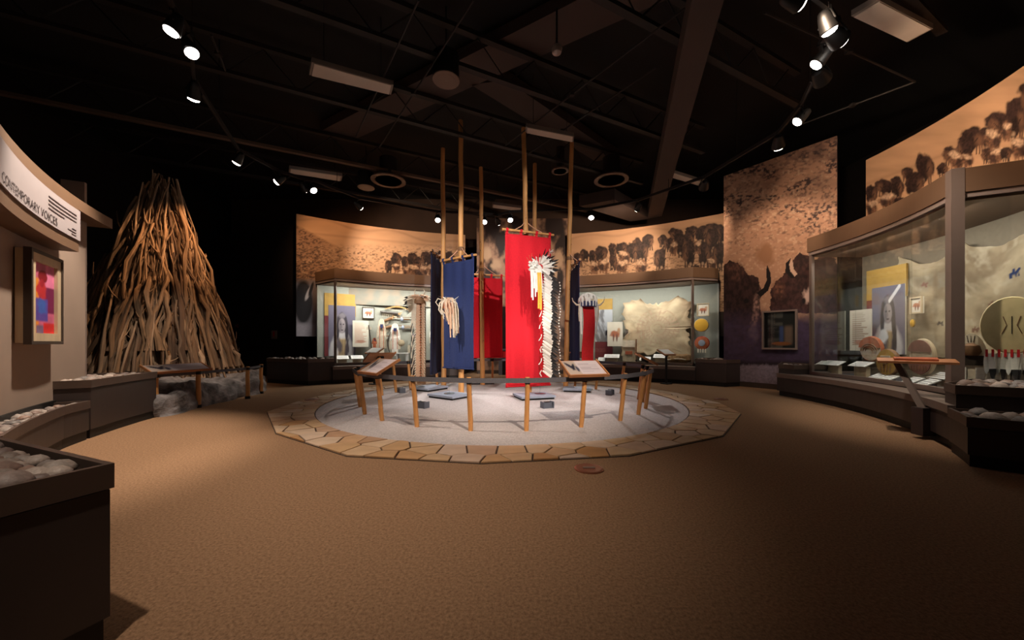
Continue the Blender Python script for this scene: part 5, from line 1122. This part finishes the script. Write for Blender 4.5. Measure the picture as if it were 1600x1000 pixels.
def slant_post(label, px, py, zt, rz, w=.42):
    b = G(px, py); t = thing('slanted_reading_stand', label, 'reading stand', (b.x, b.y, 0), rz)
    MB().tube([(0, 0, 0), (0, 0, zt-.05)], .03, 8).build('leg', M['black'], t); MB().box((0, 0, .012), (.2, .2, .024)).build('foot', M['black'], t)
    R = Matrix.Rotation(.5, 3, 'X'); MB().box((0, 0, zt), (w, .28, .03), R).build('board', M['signwood'], t); MB().box(Vector((0, 0, zt))+R @ Vector((0, 0, .018)), (w*.85, .22, .006), R).build('card', M['label'], t)
slant_post('dark-legged reading stand before the hide case', 1041, 600, .80, .5); slant_post('wooden reading stand before the arrow case', 585, 600.5, .84, -.5)

# ================================================================== ceiling
def quad_slab(name, label, cat, quad, z, th, m, group=None, lens=False):
    P = [G(x, y, z) for x, y in quad]; c = sum(P, Vector())/4; t = thing(name, label, cat, c, 0, group)
    pts = [tuple((p-c)[:2]) for p in P]
    MB().prism(pts, 0, th).build('housing', m, t)
    if lens: MB().prism([(x*.94, y*.94) for x, y in pts], -.012, 0).build('diffuser', M['panel'], t); [MB().tube([((pts[i][0]+pts[(i+1) % 4][0])*.35, (pts[i][1]+pts[(i+1) % 4][1])*.35, th), ((pts[i][0]+pts[(i+1) % 4][0])*.35, (pts[i][1]+pts[(i+1) % 4][1])*.35, ZC-z)], .005, 4).build('hanger_rod', M['joist'], t) for i in (1, 3)]
    return t
tro = mat('troffer_housing', (120, 108, 100), .6)
for q, lb in ((((487, 97), (615, 133), (611, 148), (483, 117)), 'unlit fluorescent fixture at the upper left of the ceiling'), (((452, 263), (535, 275), (533, 283), (451, 270)), 'unlit fluorescent fixture above the left mural'),
              (((822, 198), (897, 213), (896, 222), (821, 207)), 'unlit fluorescent fixture between the two tallest right poles'), (((1373, 0), (1458, 45), (1418, 66), (1330, 25)), 'wide unlit ceiling panel at the upper right'),
              (((770, 319), (815, 325), (814, 330), (769, 324)), 'far unlit fluorescent fixture above the centre mural'), (((1052, 270), (1101, 285), (1096, 291), (1046, 276)), 'unlit fluorescent fixture left of the tall bison mural')):
    quad_slab('ceiling_fixture', lb, 'ceiling light', q, 5.02, .07, tro, 'unlit ceiling fixtures', True)
quad_slab('ceiling_duct', 'wide flat brown duct crossing the upper middle of the ceiling', 'duct', ((500, 205), (930, -14), (1072, -14), (545, 222)), 5.84, .2, M['duct'])
quad_slab('ceiling_duct', 'short flat brown duct running behind the pole tops', 'duct', ((735, 132), (792, 126), (968, 246), (930, 252)), 5.84, .2, M['duct'])
quad_slab('ceiling_beam', 'long brown beam running down the ceiling toward the right mural', 'beam', ((1083, -10), (1134, -10), (1034, 338), (1012, 342)), 4.86, .32, M['duct'])
quad_slab('ceiling_beam', 'slanting brown beam low above the right back mural', 'beam', ((905, 322), (960, 312), (1015, 342), (985, 346)), 4.86, .3, M['duct'])
# open web joists
jd = Vector((.89, .45)).normalized(); jn = Vector((-jd.y, jd.x))
for off, lb in ((1.8, 'nearest open web steel joist at the top of the ceiling'), (3.5, 'second open web steel joist from the front'), (5.31, 'open web steel joist crossing above the front poles'), (7.07, 'open web steel joist crossing behind the front poles'), (9.36, 'pale open web steel joist running above the back murals'), (11.2, 'farthest open web steel joist near the back wall')):
    t = thing('steel_joist', lb, 'joist', (0, 0, 0), 0, 'ceiling joists'); L = 7.4; z0, z1 = 5.2, 5.75
    if off > 10: L = 5.0
    c = jn*off
    def at(s, z): return Vector((c.x+jd.x*s, c.y+jd.y*s, z))
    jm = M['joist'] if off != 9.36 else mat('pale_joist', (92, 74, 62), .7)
    L0 = -min(L, 6.4) if off > 9 else -L
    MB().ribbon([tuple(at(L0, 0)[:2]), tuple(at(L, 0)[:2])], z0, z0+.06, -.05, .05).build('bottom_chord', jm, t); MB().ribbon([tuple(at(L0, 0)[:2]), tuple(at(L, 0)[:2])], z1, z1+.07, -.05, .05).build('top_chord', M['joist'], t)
    mb = MB(); s = L0; k = 0
    while s < L-.5: mb.tube([at(s, z0+.03 if k % 2 == 0 else z1), at(s+.5, z1 if k % 2 == 0 else z0+.03)], .012, 4, False); s += .5; k += 1
    mb.build('web', M['joist'], t)
for i, (a, b, lb) in enumerate((((654, 0), (556, 214), 'thin conduit running back from the upper left fixture'), ((740, 0), (593, 230), 'second thin conduit beside the round ceiling speaker'), ((1070, 13), (790, 227), 'long thin conduit crossing toward the red banner pole'), ((1026, 105), (786, 267), 'thin conduit below the long one behind the poles'), ((1195, 20), (1430, 128), 'bent conduit on the right of the ceiling'), ((1430, 128), (1250, 195), 'conduit running along above the tall bison mural'), ((330, 55), (352, 110), 'short dark conduit beside the upper left lamps'))):
    A_, B_ = G(*a, 5.12), G(*b, 5.12); t = thing('conduit', lb, 'conduit', A_, 0, 'ceiling conduits'); MB().tube([Vector(), B_-A_], .014, 6).build('pipe', M['joist'], t); MB().box((B_-A_)*.5, (.07, .07, .05)).build('clip', M['joist'], t)
def diffuser(px, py, r, label, z=5.05):
    p = G(px, py, z); t = thing('air_diffuser', label, 'air vent', p)
    for k in range(4): MB().lathe([(r*(1-.24*k), 0), (r*(1-.24*k)*.98, .03-.01*k), (r*(1-.24*k)-.05, .05), (r*(1-.24*k)-.045, .02)], 24).build('ring', mat('vent_paint', (110, 90, 78), .6), t, True)
    MB().lathe([(r*.5, .05), (r*.5, .55)], 16).build('neck', M['joist'], t, True)
diffuser(607, 283, .42, 'round ringed air vent above the left mural'); diffuser(955, 282, .42, 'round ringed air vent above the right back mural'); diffuser(875, 268, .2, 'small round air vent behind the tall poles')
for px, py, lb, z in ((697, 125, 'hanging cylindrical ceiling speaker beside the wide duct', 5.0), (572, 293, 'hanging cylindrical ceiling speaker above the left mural', 4.95)):
    p = G(px, py, z); t = thing('ceiling_speaker', lb, 'speaker', p); MB().lathe([(.2, 0), (.2, .36), (.17, .38)], 20).build('can', M['black'], t, True); MB().lathe([(.2, -.01), (.205, 0), (.15, .0), (.14, -.012)], 20).build('trim_ring', mat('vent_paint', (110, 90, 78), .6), t, True); MB().lathe([(.08, -.006), (.075, -.01), (.01, -.012)], 16).build('cone', M['bronze'], t, True); MB().tube([(0, 0, .38), (0, 0, ZC-z)], .012, 6).build('hanger', M['black'], t)
p = G(870, 76, 5.05); t = thing('ceiling_camera', 'small pale dome camera hanging below the wide duct', 'camera', p); MB().lathe([(.01, -.09), (.06, -.06), (.075, 0), (.06, .03), (.02, .05)], 16).build('dome', M['lip'], t, True); MB().tube([(0, 0, .04), (0, 0, .55)], .015, 6).build('stem', M['joist'], t)

# ================================================================== lighting track and its spot lamps
TZ = 4.62
track = thing('lighting_track', 'black lighting track bending around the ceiling and carrying the spotlights', 'light track', (0, 0, TZ)); TRK = []
WARM = (1, .72, .50); NEUT = (1, .84, .68); COOL = (1, .93, .88); AMB = (1, .55, .26)
def track_light(px, py, tgt, power, deg, col, label, z=4.42, pos=None, big=False, blend=.6):
    p = Vector(pos) if pos else G(px, py, z); tgt = Vector(tgt); d_ = (tgt-p).normalized()
    t = thing('track_spotlight', label, 'spotlight', p, 0, 'spotlights on the ceiling track')
    R = d_.to_track_quat('-Z', 'Y').to_matrix(); k = 1.25 if big else 1
    hd_ = MB().lathe([(.075*k, -.06), (.082*k, -.05), (.075*k, .0), (.06*k, .09), (.045*k, .14), (.02, .16)], 16, (0, 0, 0), R).build('head', M['black'], t, True)
    MB().lathe([(.068*k, -.0605), (.06*k, -.078), (.035*k, -.09), (.004, -.094)], 16, (0, 0, 0), R).build('lens', M['lens'], hd_, True)
    MB().tube([R @ Vector((.085*k, 0, .02)), R @ Vector((.085*k, 0, .02))*.4+Vector((0, 0, .14)), Vector((0, 0, .17))], .009, 5).tube([R @ Vector((-.085*k, 0, .02)), R @ Vector((-.085*k, 0, .02))*.4+Vector((0, 0, .14)), Vector((0, 0, .17))], .009, 5).build('yoke', M['black'], t)
    MB().box((0, 0, .185), (.05, .05, .05)).build('adapter', M['black'], t)
    TRK.append(p.copy())
    s = spot(p+d_*.13, tgt, power, deg, col, blend); s.parent = t; s.location = d_*.13
    return t
# (lamp pixel, what it lights, watts, cone)
track_light(271, 42, (-4.5, 3.3, 1.2), 640, 70, NEUT, 'topmost left spotlight, over the left panel wall')
track_light(297, 77, (-1.3, 3.5, 0), 340, 52, NEUT, 'second spotlight from the top left', blend=.9)
track_light(303, 147, (-6.2, 6.8, .5), 260, 36, NEUT, 'third spotlight from the top left, aimed at the stick lodge', blend=.9)
track_light(372, 250, (-6.8, 7.2, 1.9), 130, 75, AMB, 'lone bright spotlight above the right side of the stick lodge', blend=.9)
track_light(436, 282, (-6.7, 7.3, 2.9), 260, 45, AMB, 'spotlight on the track end left of the left mural')
track_light(475, 294, (-4.9, 10.7, 3.7), 120, 70, AMB, 'left one of the pair of spotlights above the left mural')
track_light(488, 295, (-.7, 6.7, .2), 430, 34, COOL, 'right one of the pair of spotlights above the left mural', blend=.8)
track_light(561, 322, (-3.0, 11.8, 3.6), 190, 105, WARM, 'spotlight hanging just above the left mural')
track_light(684, 342, (-1.3, 7.3, .6), 260, 45, COOL, 'spotlight beside the left tall pole')
track_light(757, 345, (-.6, 6.8, 0), 200, 46, COOL, 'left one of three spotlights above the centre mural', blend=.9)
track_light(778, 347, (0, 12.2, 3.5), 70, 90, NEUT, 'middle one of three spotlights above the centre mural')
track_light(797, 342, (.6, 6.6, 0), 200, 46, COOL, 'right one of three spotlights above the centre mural', blend=.9)
track_light(924, 338, (1.4, 7.2, .4), 260, 45, COOL, 'small spotlight right of the right tall pole')
track_light(997, 325, (2.9, 11.6, 3.6), 190, 105, WARM, 'spotlight above the middle of the right back mural')
track_light(1100, 291, (4.9, 10.4, 3.6), 110, 75, WARM, 'spotlight left of the tall bison mural', big=True)
track_light(1216, 225, (5.9, 8.1, 2.7), 110, 72, WARM, 'lowest spotlight of the right group, at the tall bison mural', big=True)
track_light(1251, 185, (.3, 6.7, .2), 480, 34, COOL, 'bright spotlight above the top corner of the tall mural', blend=.8)
track_light(1283, 122, (6.85, 6.6, 3.7), 120, 80, WARM, 'large spotlight in the middle of the right group', big=True)
track_light(1282, 93, (.3, 6.6, 0), 260, 36, COOL, 'small spotlight above the large one in the right group', blend=.8)
track_light(1308, 60, (6.85, 5.2, 3.8), 130, 80, WARM, 'large spotlight near the top of the right group', big=True)
track_light(1293, 40, (5.0, 4.3, 1.4), 260, 60, NEUT, 'slim spotlight near the top of the right group', blend=.9)
track_light(1242, 3, (6.8, 4.3, 3.8), 110, 80, WARM, 'spotlight cut by the top edge of the picture')
track_light(0, 0, (-.95, 7.6, 2.1), 1150, 34, COOL, 'spotlight on the near left track behind the view', pos=(-2.2, .95, 4.42))
track_light(0, 0, (.45, 7.6, 2.8), 760, 34, COOL, 'spotlight on the near right track behind the view', pos=(2.1, 1.1, 4.42))
track_light(0, 0, (-.1, 6.0, .3), 900, 40, NEUT, 'spotlight on the near right track, closest to the entrance', pos=(1.4, .4, 4.42), blend=.8)
track_light(0, 0, (-1.1, 2.6, 0), 260, 62, NEUT, 'spotlight on the near left track, closest to the entrance', pos=(-1.2, .3, 4.42), blend=1)

TRK = [TRK[25], TRK[22]]+TRK[:22]+[TRK[23], TRK[24]]
for a, b in zip(TRK, TRK[1:]):
    d_ = (b-a).normalized()*.03; MB().ribbon([tuple((a-d_)[:2]), tuple((b+d_)[:2])], -.03, .03, -.018, .018).build('rail', M['joist'], track)
    if (b-a).length > .9: MB().tube([((a+b)/2-Vector((0, 0, 4.42))), (a+b)/2-Vector((0, 0, 4.42))+Vector((0, 0, ZC-TZ))], .006, 5).build('hanger_rod', M['joist'], track)
# ================================================================== small wall fittings on the dark left wall
def wall_pt(px, py):
    A_, D = Vector(PW0), Vector(PW1)-Vector(PW0); k = (px-800)/F; s = (k*A_.y-A_.x)/(D.x-k*D.y); q = A_+D*s; return Vector((q.x, q.y, H-(py-HZ)/F*q.y))
wrz = math.atan2(PW1[1]-PW0[1], PW1[0]-PW0[0])
p = wall_pt(338, 467); t = thing('exit_sign', 'small lit white sign on the dark wall behind the stick lodge', 'sign', (p.x, p.y, p.z), wrz)
MB().box((0, -.04, 0), (.32, .085, .2)).build('box', M['lip'], t); MB().box((0, -.082, 0), (.29, .004, .17)).build('lit_face', mat('lit_sign', (220, 226, 240), .5, emit=(200, 215, 245), es=.8), t); MB().box((.04, -.085, -.01), (.07, .003, .11)).build('dark_symbol', M['iron'], t)
p = wall_pt(430, 523); t = thing('alarm_station', 'small white and red wall box on the dark wall left of the arrow case', 'alarm box', (p.x, p.y, p.z), wrz)
MB().box((0, -.03, 0), (.2, .05, .26)).build('plate', M['lip'], t); MB().box((.02, -.06, .02), (.05, .02, .16)).build('red_handle', M['redcloth'], t)
p = wall_pt(371, 509); t = thing('pull_station', 'tiny red box on the dark wall between the lodge and the alarm box', 'alarm box', (p.x, p.y, p.z), wrz)
MB().box((0, -.02, 0), (.1, .04, .12)).build('plate', M['maroon'], t); MB().box((0, -.045, 0), (.06, .012, .02)).build('handle', M['lip'], t)
